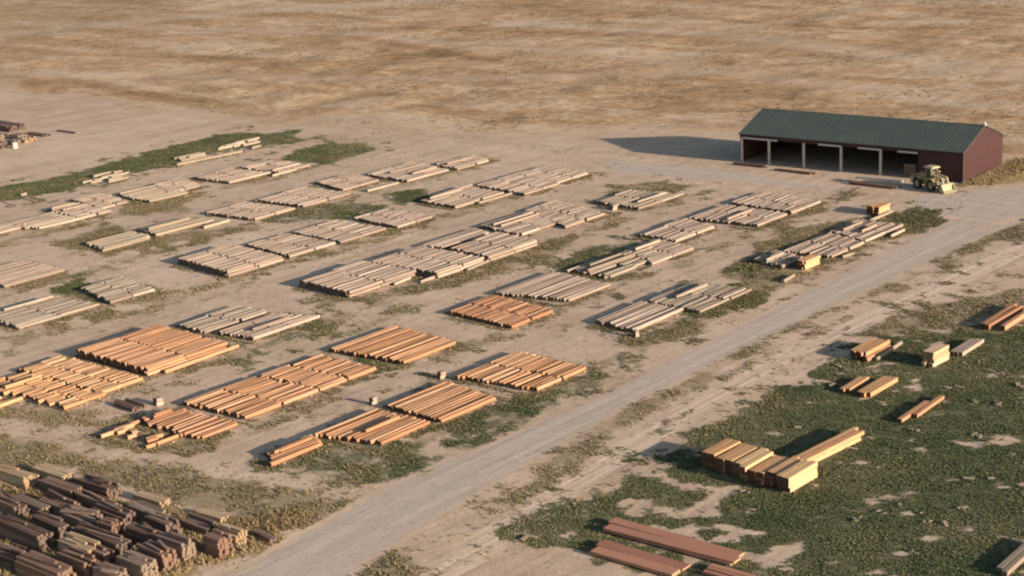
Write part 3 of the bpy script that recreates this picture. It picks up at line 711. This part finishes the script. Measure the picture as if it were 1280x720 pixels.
# single poles lying loose between the beds
for (xa, ya), (xb, yb), sty, lab in LOOSE:
    r_ = .24 if sty != 'orange' else .27
    d = Vector((xb - xa, yb - ya, 0))
    o = link('loose_pole', POLES[sty][rng.randrange(6)], None, ((xa + xb) / 2, (ya + yb) / 2, r_ + .01), (0, 0, math.atan2(-d.x, d.y)), (r_, d.length, r_))
    tag(o, lab, 'pole', 'single poles lying loose beside the beds')

# ---------------------------------------------------------------- stacks of sawn timber
boxm = {}
def timber_mesh(mat, axis_):
    k = (mat, axis_)
    if k not in boxm:
        s = Shape(); h = .5; c_ = .44
        prof = [(-h, -c_), (-c_, -h), (c_, -h), (h, -c_), (h, c_), (c_, h), (-c_, h), (-h, c_)]
        n = 8; vs = []
        for e in (-.5, .5):
            vs += [((e, p, q) if axis_ == 'X' else (p, e, q)) for p, q in prof]
        s.add(vs, [(i, (i + 1) % n, n + (i + 1) % n, n + i) for i in range(n)], 0)
        s.add(vs, [tuple(range(n)), tuple(range(n, 2 * n))], 1)
        boxm[k] = s.mesh('timber', MAT[mat])
    return boxm[k]

def stack(name, part, label, cat, x0, x1, y0, y1, h, mat, axis_='X', tw=.34, th=.34, rot=0.0, group=None, jit=.12, gap=.05, drop=.0, seed=0, base=.12):
    """timbers laid side by side in layers on two bearers; long axis along X or Y"""
    r_ = random.Random(seed * 7 + int(x0 * 10) + int(y0 * 10))
    xm, ym = (x0 + x1) / 2, (y0 + y1) / 2
    T = thing(name, (xm, ym, 0), label, cat, rot, group)
    L, W = (x1 - x0, y1 - y0) if axis_ == 'X' else (y1 - y0, x1 - x0)
    nw = max(1, int(round(W / (tw + gap)))); nl = max(1, int(round((h - base) / th))); pw = W / nw; ph = (h - base) / nl
    me = timber_mesh(mat, axis_)
    if base > .03:
        for e in (-.33, .33):
            sz = (.2, W, base) if axis_ == 'X' else (W, .2, base)
            link('bearer', BEAR['grey'], T, ((L * e, 0, base / 2) if axis_ == 'X' else (0, L * e, base / 2)), (0, 0, 0), sz)
    for k in range(nl):
        for i in range(nw):
            if k == nl - 1 and r_.random() < drop: continue
            l2 = L * r_.uniform(.93, 1.03); off = r_.gauss(0, jit); c_ = -W / 2 + pw * (i + .5)
            z = base + ph * (k + .5); yaw = r_.gauss(0, .012)
            w_ = pw - gap * r_.uniform(.6, 1.4); h_ = ph * .965
            if axis_ == 'X': link(part, me, T, (off, c_, z), (0, 0, yaw), (l2, w_, h_))
            else: link(part, me, T, (c_, off, z), (0, 0, yaw), (w_, l2, h_))
    if part == 'timber' and axis_ == 'X' and h > 1.2:      # odd pieces thrown on top and leaning on the ground beside
        for _ in range(r_.choice((1, 2, 3))):
            link(part, me, T, (r_.uniform(-.2, .2) * L, r_.uniform(-.3, .3) * W, h + .12), (0, r_.gauss(0, .01), r_.gauss(0, .16)), (L * r_.uniform(.4, .85), .26, .2))
        if r_.random() < .6:
            link(part, me, T, (r_.uniform(-.1, .3) * L, -W / 2 - .28, .16), (0, 0, r_.gauss(0, .09)), (L * r_.uniform(.5, .9), .3, .28))
    return T
for s_ in STACKS:
    mat, x0, x1, y0, y1, h, rot, lab = s_
    stack('timber_stack', 'timber', lab, 'timber stack', x0, x1, y0, y1, h, mat, 'X', .30, .31, R(rot), 'dark timber stacks in the near left corner', .12, .045, .25)
# ---------------------------------------------------------------- timber on the green ground, right
for (x0, x1, ya, yb, h, mat, tw, lab) in [
    (-87.2, -85.6, 124.3, 128.6, 1.75, 'fresh', .8, 'leftmost timber bundle of the big stacked group in the grass'),
    (-85.3, -83.5, 123.9, 128.5, 1.65, 'fresh', .9, 'second timber bundle from the left of the big stacked group in the grass'),
    (-83.1, -81.5, 123.6, 128.6, 1.70, 'yellow', .8, 'third timber bundle from the left of the big stacked group in the grass'),
    (-81.3, -79.7, 123.3, 128.2, 1.45, 'fresh', .8, 'fourth timber bundle from the left, lower than its neighbours in the grass'),
    (-79.5, -78.3, 123.7, 128.4, 1.60, 'fresh', .6, 'fifth timber bundle from the left, next to the bright yellow one'),
    (-78.1, -76.6, 123.2, 128.2, 1.75, 'yellow', .75, 'bright yellow rightmost timber bundle of the big stacked group in the grass')]:
    stack('timber_bundle', 'timber', lab, 'timber bundle', x0, x1, ya, yb, h, mat, 'Y', tw, .5, 0, 'timber bundles of the big group in the grass', .14, .05, .1, base=.2)
stack('long_timber_bundle', 'timber', 'long orange timbers lying behind the right end of the big stacked group', 'timber bundle', -79.9, -78.4, 129.1, 139.6, .95, 'fresh', 'Y', .48, .42, R(-4), jit=.3, base=.1)
OUT = 'small timber piles spread over the green ground'
stack('timber_pile', 'timber', 'orange timber pile beside the dirt track with thin poles at its right', 'timber pile', -92.1, -90.0, 161.0, 166.5, 1.05, 'fresh', 'Y', .42, .42, R(1), OUT, .15, .03, 0, 1)
stack('timber_pile', 'timber', 'tall short pale timber pile casting a long dark shadow on the grass', 'timber pile', -83.8, -82.4, 162.8, 166.3, 1.85, 'sandy', 'Y', .44, .42, R(-2), OUT, .1, .03, 0, 2)
stack('timber_pile', 'timber', 'low pale pinkish timber pile just beyond the tall short one', 'timber pile', -83.1, -81.6, 167.8, 173.6, .6, 'tan', 'Y', .5, .45, R(2), OUT, .2, .03, 0, 3)
stack('timber_pile', 'timber', 'thinner left one of two parallel orange timber piles in the grass', 'timber pile', -87.2, -86.1, 150.2, 155.2, .55, 'fresh', 'Y', .5, .42, R(3), OUT, .15, .03, 0, 4)
stack('timber_pile', 'timber', 'wider right one of two parallel orange timber piles in the grass', 'timber pile', -85.0, -83.4, 150.1, 156.3, .65, 'fresh', 'Y', .5, .5, R(1), OUT, .15, .03, 0, 5)
stack('timber_pile', 'timber', 'two slim red brown beams lying alone in the middle of the grass', 'timber pile', -77.9, -76.5, 147.2, 154.0, .5, 'rust', 'Y', .55, .38, R(3), OUT, .5, .2, 0, 6)
stack('timber_pile', 'timber', 'long red brown beams side by side cut by the right edge of the photo', 'timber pile', -84.9, -81.7, 178.2, 187.9, .75, 'rust', 'Y', .55, .6, R(2), OUT, .5, .24, .1, 7)
stack('timber_pile', 'timber', 'grey brown beams at the lower right edge of the photo', 'timber pile', -54.4, -53.2, 118.6, 125.5, .6, 'grey', 'Y', .55, .45, R(2), OUT, .2, .08, 0, 8)
for x0, x1, y0, y1, h, rz, lab in [
    (-86.0, -72.6, 107.1, 109.5, .55, 2.5, 'longest pile of rusty red boards in the grass at the bottom'),
    (-84.0, -75.0, 102.6, 105.2, .45, 1.5, 'rusty red board pile nearest the bottom edge, left of the striped one'),
    (-73.9, -66.5, 104.9, 106.8, .40, 1.5, 'narrow striped rusty boards right of the two wide rusty piles')]:
    stack('board_pile', 'board', lab, 'board pile', x0, x1, y0, y1, h, 'sheet', 'X', 1.1 if x0 < -74 else .5, .2, R(rz), 'rusty red board piles in the grass', 3.2/16, .03 if x0 < -74 else .14, .08, base=.14)
stack('timber_pile', 'timber', 'small bright orange timber stack in weeds beside the road, nearer of two', 'timber pile', -117.3, -115.8, 190.4, 194.3, 1.35, 'fresh', 'Y', .38, .4, 0, 'small orange stacks in the road row', .1, .03, 0, 9)
stack('timber_pile', 'timber', 'small bright orange timber stack near the loader, farther of two', 'timber pile', -124.8, -122.5, 222.9, 226.5, 1.4, 'fresh', 'Y', .4, .4, 0, 'small orange stacks in the road row', .1, .03, 0, 10)
# small blocks and scrap between the beds
for x, y, sx, sy, h, mt, lab in [
    (-127.7, 119.3, .7, .9, .9, 'tan', 'small pale block casting a dark shadow left of the third orange bed'),
    (-127.4, 130.0, .8, 1.0, .9, 'tan', 'small pale block casting a dark shadow left of the widest orange bed by the road'),
    (-148.5, 105.7, 1.0, 1.1, .9, 'tan', 'small pale block beside dark boards near the messy red brown bed'),
    (-161.3, 206.5, 1.3, 1.2, .9, 'tan', 'small white block at the edge of the olive weeds in the third row'),
    (-117.8, 154.4, .7, .8, .9, 'tan', 'small white block at the near right corner of the tidy pale tan bed')]:
    t_ = thing('wood_block', (x, y, 0), lab, 'block', rng.uniform(-.2, .2), 'small pale blocks between the beds')
    for k in range(2):
        link('block_piece', timber_mesh(mt, 'Y'), t_, (rng.uniform(-.05, .05), 0, h * (.25 + .5 * k)), (0, 0, rng.uniform(-.1, .1)), (sx * .85, sy * .8 * (1 - .1 * k), h / 2 * .97))
for x0, x1, y0, y1, h, mt, lab in [
    (-152.6, -148.9, 102.4, 104.4, .45, 'dark', 'dark purple brown boards near the messy red brown bed'),
    (-164.9, -161.6, 121.6, 124.6, .7, 'dark', 'dark scrap timbers behind the thick orange bed'),
    (-163.4, -157.0, 244.6, 245.7, .45, 'dark', 'low dark boards in front of the left end of the shed'),
    (-154.4, -146.8, 243.6, 244.6, .35, 'dark', 'low dark boards in front of the middle of the shed'),
    (-138.6, -134.0, 241.6, 242.2, .3, 'sandy', 'low pale boards in front of the shed left of the loader'),
    (-137.6, -129.2, 240.2, 241.2, .45, 'dark', 'low brown boards on the ground beside the loader')]:
    stack('board_pile', 'board', lab, 'board pile', x0, x1, y0, y1, h, mt, 'X', .34, .2, R(rng.uniform(-3, 3)), 'low board piles on the bare ground', .25, .06, .3, base=.04)
o = Shape().beam((-138.9, 244.9, .25), (-130.6, 245.5, .25), .3, .3).obj('pale_beam', MAT['trim']); tag(o, 'long pale grey beam on the ground along the open front of the shed', 'beam')
o = Shape().box((0, 0, .16), (2.2, 1.4, .32), Euler((0, 0, .3))).box((.7, .5, .36), (1.2, .8, .2), Euler((.1, .05, -.2))).obj('concrete_slab', MAT['stone'], None, (-101.2, 231.5, 0)); tag(o, 'pale concrete slab lying at the right edge of the road', 'slab')
# far left: lumber in the bare field
FL = 'lumber stacks in the bare ground at the upper left'
for x0, x1, y0, y1, h, mt, lab in [
    (-336.0, -324.5, 200.0, 204.5, 1.2, 'dark', 'long flat brown lumber stack at the upper left edge'),
    (-322.5, -318.3, 193.2, 195.6, 1.1, 'ash', 'pale topped lumber stack cut by the left edge, behind the white drum'),
    (-317.0, -313.6, 195.0, 197.2, 1.1, 'ash', 'pale topped lumber stack in the middle of the upper left group'),
    (-311.4, -309.3, 193.8, 196.6, 1.1, 'sandy', 'small tan lumber stack at the right of the upper left group'),
    (-312.4, -308.9, 187.6, 189.4, 1.2, 'dark', 'dark lumber stack nearest the camera in the upper left group'),
    (-311.0, -308.2, 190.7, 192.2, 1.2, 'ash', 'pale topped lumber stack just behind the dark one in the upper left group'),
    (-318.8, -311.8, 200.2, 202.0, .4, 'dark', 'low dark boards trailing right of the long flat brown lumber stack'),
    (-314.8, -308.0, 205.8, 207.4, .4, 'dark', 'farthest low dark boards at the right of the upper left group')]:
    stack('lumber_stack', 'timber', lab, 'lumber stack', x0, x1, y0, y1, h, mt, 'X', .45, .3, R(rng.uniform(-4, 4)), FL, .3, .05, .15)
dr = Shape().cyl((0, 0, 0), (0, 0, 1.15), .55, .55, 20).ring((0, 0, .4), (0, 0, 1), .59, .54, .06).ring((0, 0, .8), (0, 0, 1), .59, .54, .06).ring((0, 0, 1.14), (0, 0, 1), .57, .48, .07).obj('drum', MAT['stone'], None, (-306.4, 189.6, 0))
tag(dr, 'white drum standing at the right of the dark lumber stack, upper left', 'drum')

# ---------------------------------------------------------------- shed
SX0, SX1, SY0, SY1, EV, RG = -164.0, -122.0, 248.5, 265.0, 5.15, 8.2
CX, CY = (SX0 + SX1) / 2, (SY0 + SY1) / 2; HW, HD = (SX1 - SX0) / 2, (SY1 - SY0) / 2
_c = Vector((-163.9, 247.6, 0)) + Matrix.Rotation(R(2.9), 3, 'Z') @ Vector((HW, HD, 0))
shed = thing('open_shed', _c, 'long open fronted shed with dark green metal roof and maroon walls', 'shed', R(2.9))
def P_(s, name, mat): return s.obj(name, MAT[mat], shed)
def ribs(s, n, f):
    for i in range(n): f(s, (i + .5) / n)
    return s
def gable(x, t):
    s = Shape(); prof = [(-HD, 0), (HD, 0), (HD, EV), (0, RG - .1), (-HD, EV)]
    vs = [(x + d, y, z) for d in (-t / 2, t / 2) for y, z in prof]
    s.add(vs, [(i, (i + 1) % 5, 5 + (i + 1) % 5, 5 + i) for i in range(5)] + [(0, 1, 2, 3, 4), (9, 8, 7, 6, 5)])
    for i in range(32):
        y = -HD + (i + .5) * 2 * HD / 32; zt = RG - .15 - abs(y) / HD * (RG - EV)
        s.box((x + math.copysign(t / 2 + .018, x), y, zt / 2), (.036, .09, zt - .04))
    return s
P_(gable(-HW + .08, .14), 'wall', 'maroon'); P_(gable(HW - .08, .14), 'wall', 'maroon')
s = Shape().box((0, HD - .08, EV / 2 - .05), (2 * HW - .34, .14, EV - .12)); P_(s, 'wall', 'maroon')
fx0, fx1 = -129.9 - CX, HW - .16
s = Shape().box(((fx0 + fx1) / 2, -HD + .12, EV / 2 - .08), (fx1 - fx0, .12, EV - .18))
ribs(s, 16, lambda s, t: s.box((fx0 + (fx1 - fx0) * t, -HD + .045, EV / 2 - .1), (.09, .03, EV - .24)))
P_(s, 'wall', 'maroon')
s = Shape().box(((-HW + .16 + fx0) / 2, -HD + .10, EV - .45), (fx0 + HW - .17, .10, .66))
ribs(s, 60, lambda s, t: s.box((-HW + .2 + (fx0 + HW - .4) * t, -HD + .035, EV - .45), (.08, .03, .6)))
P_(s, 'fascia', 'maroon')
L_ = math.hypot(HD + .3, (RG - EV) * (HD + .3) / HD); ang = math.atan2(RG - EV, HD)
for sg in (-1, 1):
    s = Shape(); e = Euler((-sg * ang if sg > 0 else ang, 0, 0)); M = e.to_matrix()
    c0 = Vector((0, sg * (HD + .3) / 2, RG - (RG - EV) * (HD + .3) / HD / 2 + .06))
    s.box(c0, (2 * HW + .5, L_, .10), e)
    for i in range(57):
        s.box(c0 + M @ Vector((-HW + i * 2 * HW / 56, 0, .068)), (.07, L_ - .02, .035), e)
    P_(s, 'roof', 'roof')
s = Shape(); 
for sg in (-1, 1): s.box((0, sg * .22, RG + .10 - .065), (2 * HW + .54, .5, .05), Euler((-sg * ang if sg > 0 else ang, 0, 0)))
P_(s, 'ridge_cap', 'roof')
P_(Shape().box((HW + .12, 0, RG + .17), (.45, .5, .35)).cyl((HW + .12, 0, RG + .3), (HW + .12, 0, RG + .62), .16, .12, 10), 'ridge_vent', 'trim')
for x in (-HW - .02, HW + .02):
    P_(Shape().box((x, -HD + .0, EV / 2 - .05), (.16, .18, EV - .1)), 'corner_trim', 'darktrim')
P_(Shape().box((0, -HD - .37, EV - .06), (2 * HW + .5, .12, .16)), 'eave_trim', 'darktrim')
for x in (-163.75, -158.2, -151.3, -144.1, -136.7):
    P_(Shape().box((x - CX, -HD - .02, 2.2), (.34, .34, 4.4)).box((x - CX, -HD - .02, .06), (.6, .6, .12)), 'post', 'trim')
for a_, b_ in ((-163.5, -156.4), (-148.4, -143.9), (-140.8, -136.5), (-133.5, -129.9)):
    P_(Shape().box(((a_ + b_) / 2 - CX, -HD - .26, 4.44), (b_ - a_, .12, .30)), 'header_beam', 'trim')
for x in (-157, -150, -143, -136, -129):       # inner frames
    P_(Shape().box((x - CX, HD - .4, 2.5), (.3, .3, 5.0)), 'inner_column', 'darktrim')
    s = Shape()
    for sg in (-1, 1): s.beam((x - CX, sg * (HD - .3), EV - .3), (x - CX, 0, RG - .4), .22, .35)
    P_(s, 'rafter', 'darktrim')
for x, y, z, w, h, lab in [(-132.6, 252.5, 0, 2.2, 1.8, 'large pale crate in the shade of the last open bay of the shed'),
                           (-131.3, 256.2, 0, 1.6, 2.6, 'tall narrow crate behind the large pale one in the last open bay')]:
    t_ = thing('crate', (x, y, z), lab, 'crate', .1, 'crates inside the shed')
    s = Shape().box((0, 0, h / 2), (w, w * .8, h)); s.obj('crate_body', MAT['ash'], t_)
    s = Shape()
    for k in range(4): s.box((0, -w * .4 - .03, h * (.12 + .25 * k)), (w * .98, .05, .16))
    s.obj('slats', MAT['sandy'], t_)

# ---------------------------------------------------------------- wheel loader
ld = thing('wheel_loader', (-124.5, 243.4, 0), 'old faded yellow wheel loader with cream cab roof parked in front of the shed', 'wheel loader', R(-16))
ld.scale = (.92, 1.0, 1.1)
def LP(s, name, mat, parent=None): return s.obj(name, MAT[mat], parent or ld)
LP(Shape().prism([(-3.1, 1.0), (-.5, .9), (-.5, 2.25), (-1.2, 2.35), (-2.7, 2.15), (-3.1, 1.8)], -.75, .75), 'engine_hood', 'paint')
LP(Shape().prism([(-3.55, .75), (-3.05, .75), (-3.05, 2.0), (-3.3, 2.0), (-3.55, 1.6)], -1.1, 1.1), 'counterweight', 'cream')
LP(Shape().box((-1.3, 0, .95), (3.2, 1.1, .5)).box((1.2, 0, .95), (1.9, 1.0, .5)).cyl((0, 0, .6), (0, 0, 1.4), .3, .3, 12), 'frame', 'steel')
cab = LP(Shape().box((.25, 0, 1.45), (1.5, 1.5, .75)), 'cab', 'paint')
for x in (-.45, .95):
    for y in (-.7, .7): LP(Shape().beam((x, y, 1.8), (x * .85 + .04, y * .95, 3.3), .10, .10), 'cab_post', 'cream', cab)
LP(Shape().box((.25, 0, 3.38), (2.1, 1.85, .16)).box((.25, 0, 3.49), (1.6, 1.4, .08)), 'cab_roof', 'cream', cab)
LP(Shape().box((.24, 0, 2.55), (1.22, 1.28, 1.42)), 'cab_window', 'glass', cab)
LP(Shape().cyl((-1.4, .35, 2.2), (-1.4, .35, 3.2), .09, .09, 10), 'exhaust_pipe', 'steel')
for x in (1.45, -1.75):
    for y in (-1.2, 1.2):
        wobj = thing_part = bpy.data.objects.new('wheel', None); col.objects.link(wobj); wobj.parent = ld; wobj.location = (x, y, .86)
        LP(Shape().ring((0, 0, 0), (0, 1, 0), .86, .50, .58, 24), 'tyre', 'rubber', wobj)
        s = Shape().cyl((0, -.2, 0), (0, .2, 0), .50, .50, 20).cyl((0, -.3, 0), (0, .3, 0), .18, .18, 12)
        LP(s, 'rim', 'cream', wobj)
        LP(Shape().prism([(-.95, .1), (-.8, .75), (-.3, 1.05), (.35, 1.05), (.85, .7), (.78, .64), (.33, .97), (-.28, .97), (-.72, .7), (-.87, .1)], -.36, .36), 'fender', 'paint', wobj)
for y in (-.55, .55):
    LP(Shape().beam((1.1, y, 2.25), (3.25, y, 2.0), .2, .34).beam((3.2, y, 2.08), (3.75, y, .8), .2, .32), 'lift_arm', 'cream')
    LP(Shape().cyl((1.2, y * .8, 1.2), (2.7, y * .8, 1.9), .09, .06, 10), 'lift_cylinder', 'steel')
    LP(Shape().box((1.35, y * 1.25, 2.75), (.14, .24, .2)), 'headlight', 'cream')
LP(Shape().box((1.2, 0, 1.7), (.5, 1.3, 1.2)), 'arm_tower', 'paint')
LP(Shape().cyl((1.6, 0, 2.3), (3.4, 0, 1.7), .1, .07, 10), 'tilt_cylinder', 'steel')
LP(Shape().prism([(3.6, .15), (4.75, .12), (4.78, .2), (3.95, .35), (3.75, .75), (3.95, 1.25), (3.75, 1.3), (3.5, .8)], -1.35, 1.35)
   .prism([(3.6, .15), (4.75, .12), (3.95, 1.25), (3.6, .8)], -1.38, -1.3).prism([(3.6, .15), (4.75, .12), (3.95, 1.25), (3.6, .8)], 1.3, 1.38), 'bucket', 'cream')
LP(Shape().box((.3, -.95, .75), (.6, .3, .06)).box((.3, -.98, 1.1), (.6, .22, .06)), 'step', 'steel')

# ---------------------------------------------------------------- weeds
BR = np.array([[b[1], b[2], (b[3] + b[4]) / 2, (b[5] + b[6]) / 2, b[8]] for b in BEDS])
STK = np.array([[s_[1], s_[2], s_[3], s_[4]] for s_ in STACKS] + [(-87.3, -76.5, 123.4, 128.6), (-79.9, -78.2, 129, 139.7), (-92.2, -89.8, 161, 166.5), (-83.8, -82.3, 162.7, 166.4),
      (-83.2, -81.5, 167.7, 173.7), (-87.3, -86, 150, 155.3), (-85.1, -83.3, 150, 156.4), (-85, -81.6, 178, 188), (-86, -72.5, 107, 109.6), (-84, -75, 102.5, 105.3), (-74, -66.5, 104.8, 106.9), (-164, -122, 248, 269), (-128, -120, 240, 246.5)])
RY = [20, 60, 75, 90, 105, 120, 135, 155, 180, 210, 225, 245]
RL = [-100, -103.5, -106.5, -109, -110.3, -109.3, -108.4, -109.6, -111, -111.4, -112.5, -117]; RR = [-90, -92, -95, -98, -100.2, -102.2, -103.4, -104, -103.8, -103.4, -102.5, -100]
def blocked(x, y):
    k = np.zeros(x.shape, bool)
    for x0, x1, y0, y1, m_ in BR: k |= (x > x0 - .15) & (x < x1 + .15) & (y > y0) & (y < y1) & (nrg.random(x.shape) > (.04, .06, .16, .55)[int(m_)])
    for x0, x1, y0, y1 in STK: k |= (x > x0 - .1) & (x < x1 + .1) & (y > y0 - .1) & (y < y1 + .1)
    k |= (x > np.interp(y, RY, RL) + .4) & (x < np.interp(y, RY, RR) - .4)
    return k
def scatter(kinds, rate, thr, noise_s):
    X, Y, D = [], [], []
    for kind, d, poly in WEEDS:
        if kind not in kinds or poly[0][1] > 280 or poly[0][0] < -400: continue
        P = np.array(poly); lo, hi = P.min(0) - 3, P.max(0) + 3
        n = int((hi - lo).prod() * rate); x = nrg.uniform(lo[0], hi[0], n); y = nrg.uniform(lo[1], hi[1], n)
        dn = density(x, y, poly, d, 2.4 if kind != 'grass' else 3.5)
        cl = fbm(x, y, noise_s, 4)
        k = (dn * .9 + (cl - .5) * thr[1] > thr[0] + nrg.random(n) * .35 * 1.0) & ~blocked(x, y)
        X.append(x[k]); Y.append(y[k])
    return np.concatenate(X), np.concatenate(Y)
def leaves(kind, nl, rad, hgt, wid):
    """6 clump templates of nl leaf triangles"""
    T = []
    for v in range(6):
        a = nrg.uniform(0, 2 * math.pi, nl); r = rad * nrg.uniform(.35, 1.1, nl); h = hgt * nrg.uniform(.4, 1.15, nl); w = wid * nrg.uniform(.6, 1.3, nl)
        b = rad * nrg.uniform(0, .55, nl); px_, py_ = np.cos(a), np.sin(a)
        p0 = np.stack([px_ * b - py_ * w, py_ * b + px_ * w, h * .12], 1); p1 = np.stack([px_ * b + py_ * w, py_ * b - px_ * w, h * .12], 1)
        p2 = np.stack([px_ * r, py_ * r, h], 1)
        T.append(np.stack([p0, p1, p2], 1).reshape(-1, 3))
    return np.array(T)
def weeds(name, x, y, T, smin, smax, mat):
    n = len(x); v = nrg.integers(0, 6, n); a = nrg.uniform(0, 2 * math.pi, n); s = nrg.uniform(smin, smax, n) * (.75 + .6 * fbm(x, y, .3, 3))
    t = T[v]; ca, sa = np.cos(a)[:, None], np.sin(a)[:, None]
    V = np.stack([(t[..., 0] * ca - t[..., 1] * sa) * s[:, None] + x[:, None], (t[..., 0] * sa + t[..., 1] * ca) * s[:, None] + y[:, None],
                  t[..., 2] * s[:, None] * nrg.uniform(.6, 1.3, n)[:, None]], -1).reshape(-1, 3)
    tone = np.repeat(nrg.random(n) * .5 + fbm(x, y, .12, 4) * 1.1 - .30, t.shape[1]) + nrg.normal(0, .05, len(V))
    o = link(name, np_mesh(name, V, np.arange(len(V)).reshape(-1, 3), mat, {'tone': tone}, False)); tag(o, kind='stuff'); return o
x, y = scatter(('grass',), 26, (.24, 2.0), .50)
weeds('green_ground_cover', x, y, leaves('g', 7, .22, .075, .08), .4, 1.35, MAT['grass'])
x, y = scatter(('green',), 15, (.25, 1.9), .4)
weeds('green_weeds', x, y, leaves('g', 7, .24, .11, .08), .6, 1.3, MAT['grass'])
x, y = scatter(('olive',), 13, (.24, 1.9), .4)
ex, ey = [], []
for b in BEDS:          # dry fringe of weeds round every bed
    n = 1100; e = nrg.integers(0, 4, n); t = nrg.random(n); off = np.abs(nrg.normal(0, .5, n)) + .1
    bx = np.where(e == 0, b[1] - off * .6, np.where(e == 1, b[2] + off, b[1] + (b[2] - b[1]) * t))
    by = np.where(e == 2, (b[3] + b[4]) / 2 - off - .2, np.where(e == 3, (b[5] + b[6]) / 2 + off, b[3] + (b[5] - b[3]) * t))
    k = fbm(bx, by, .3, 3) > .44; ex.append(bx[k]); ey.append(by[k])
ex, ey = np.concatenate(ex), np.concatenate(ey); k = ~blocked(ex, ey)
weeds('dry_weeds', np.concatenate([x, ex[k]]), np.concatenate([y, ey[k]]), leaves('o', 6, .23, .15, .07), .5, 1.2, MAT['olive'])
x, y = scatter(('straw',), 16, (.22, 1.2), .5)
weeds('straw_grass', x, y, leaves('s', 7, .28, .32, .05), .5, 1.2, MAT['straw'])
# pale bits of scrap in the grass
s = Shape()
for (x, y) in DEB + [(rng.uniform(-90, -60), rng.uniform(104, 175)) for _ in range(8)]:
    for _ in range(rng.choice((1, 2, 3))):
        w = rng.uniform(.15, .55)
        s.box((x + rng.gauss(0, .4), y + rng.gauss(0, .4), .16), (w * 1.9, w * .7, .07), Euler((rng.gauss(0, .12), rng.gauss(0, .12), rng.uniform(0, 3))))
tag(s.obj('wood_scraps', MAT['pale'][0]), kind='stuff')
# clods and chips strewn on the bare yard
n = 24000; x = nrg.uniform(-270, -90, n); y = nrg.uniform(80, 245, n); k = (fbm(x, y, .12, 4) > .52) & ~blocked(x, y); x, y = x[k], y[k]
tt = leaves('c', 4, .16, .10, .07)
xb, yb = nrg.uniform(-480, 60, 60000), nrg.uniform(235, 560, 60000)
k = (sdf(xb, yb, FIELD) > 2) & (fbm(xb, yb, .07, 5) + nrg.normal(0, .05, 60000) > .53) & (xb > -420 + (yb - 235) * .3 - 200); xb, yb = xb[k], yb[k]
weeds('field_scrub', xb, yb, leaves('o', 5, .5, .22, .16), .5, 1.3, MAT['olive'])
weeds('bark_chips', x, y, tt, .5, 1.6, MAT['olive'])
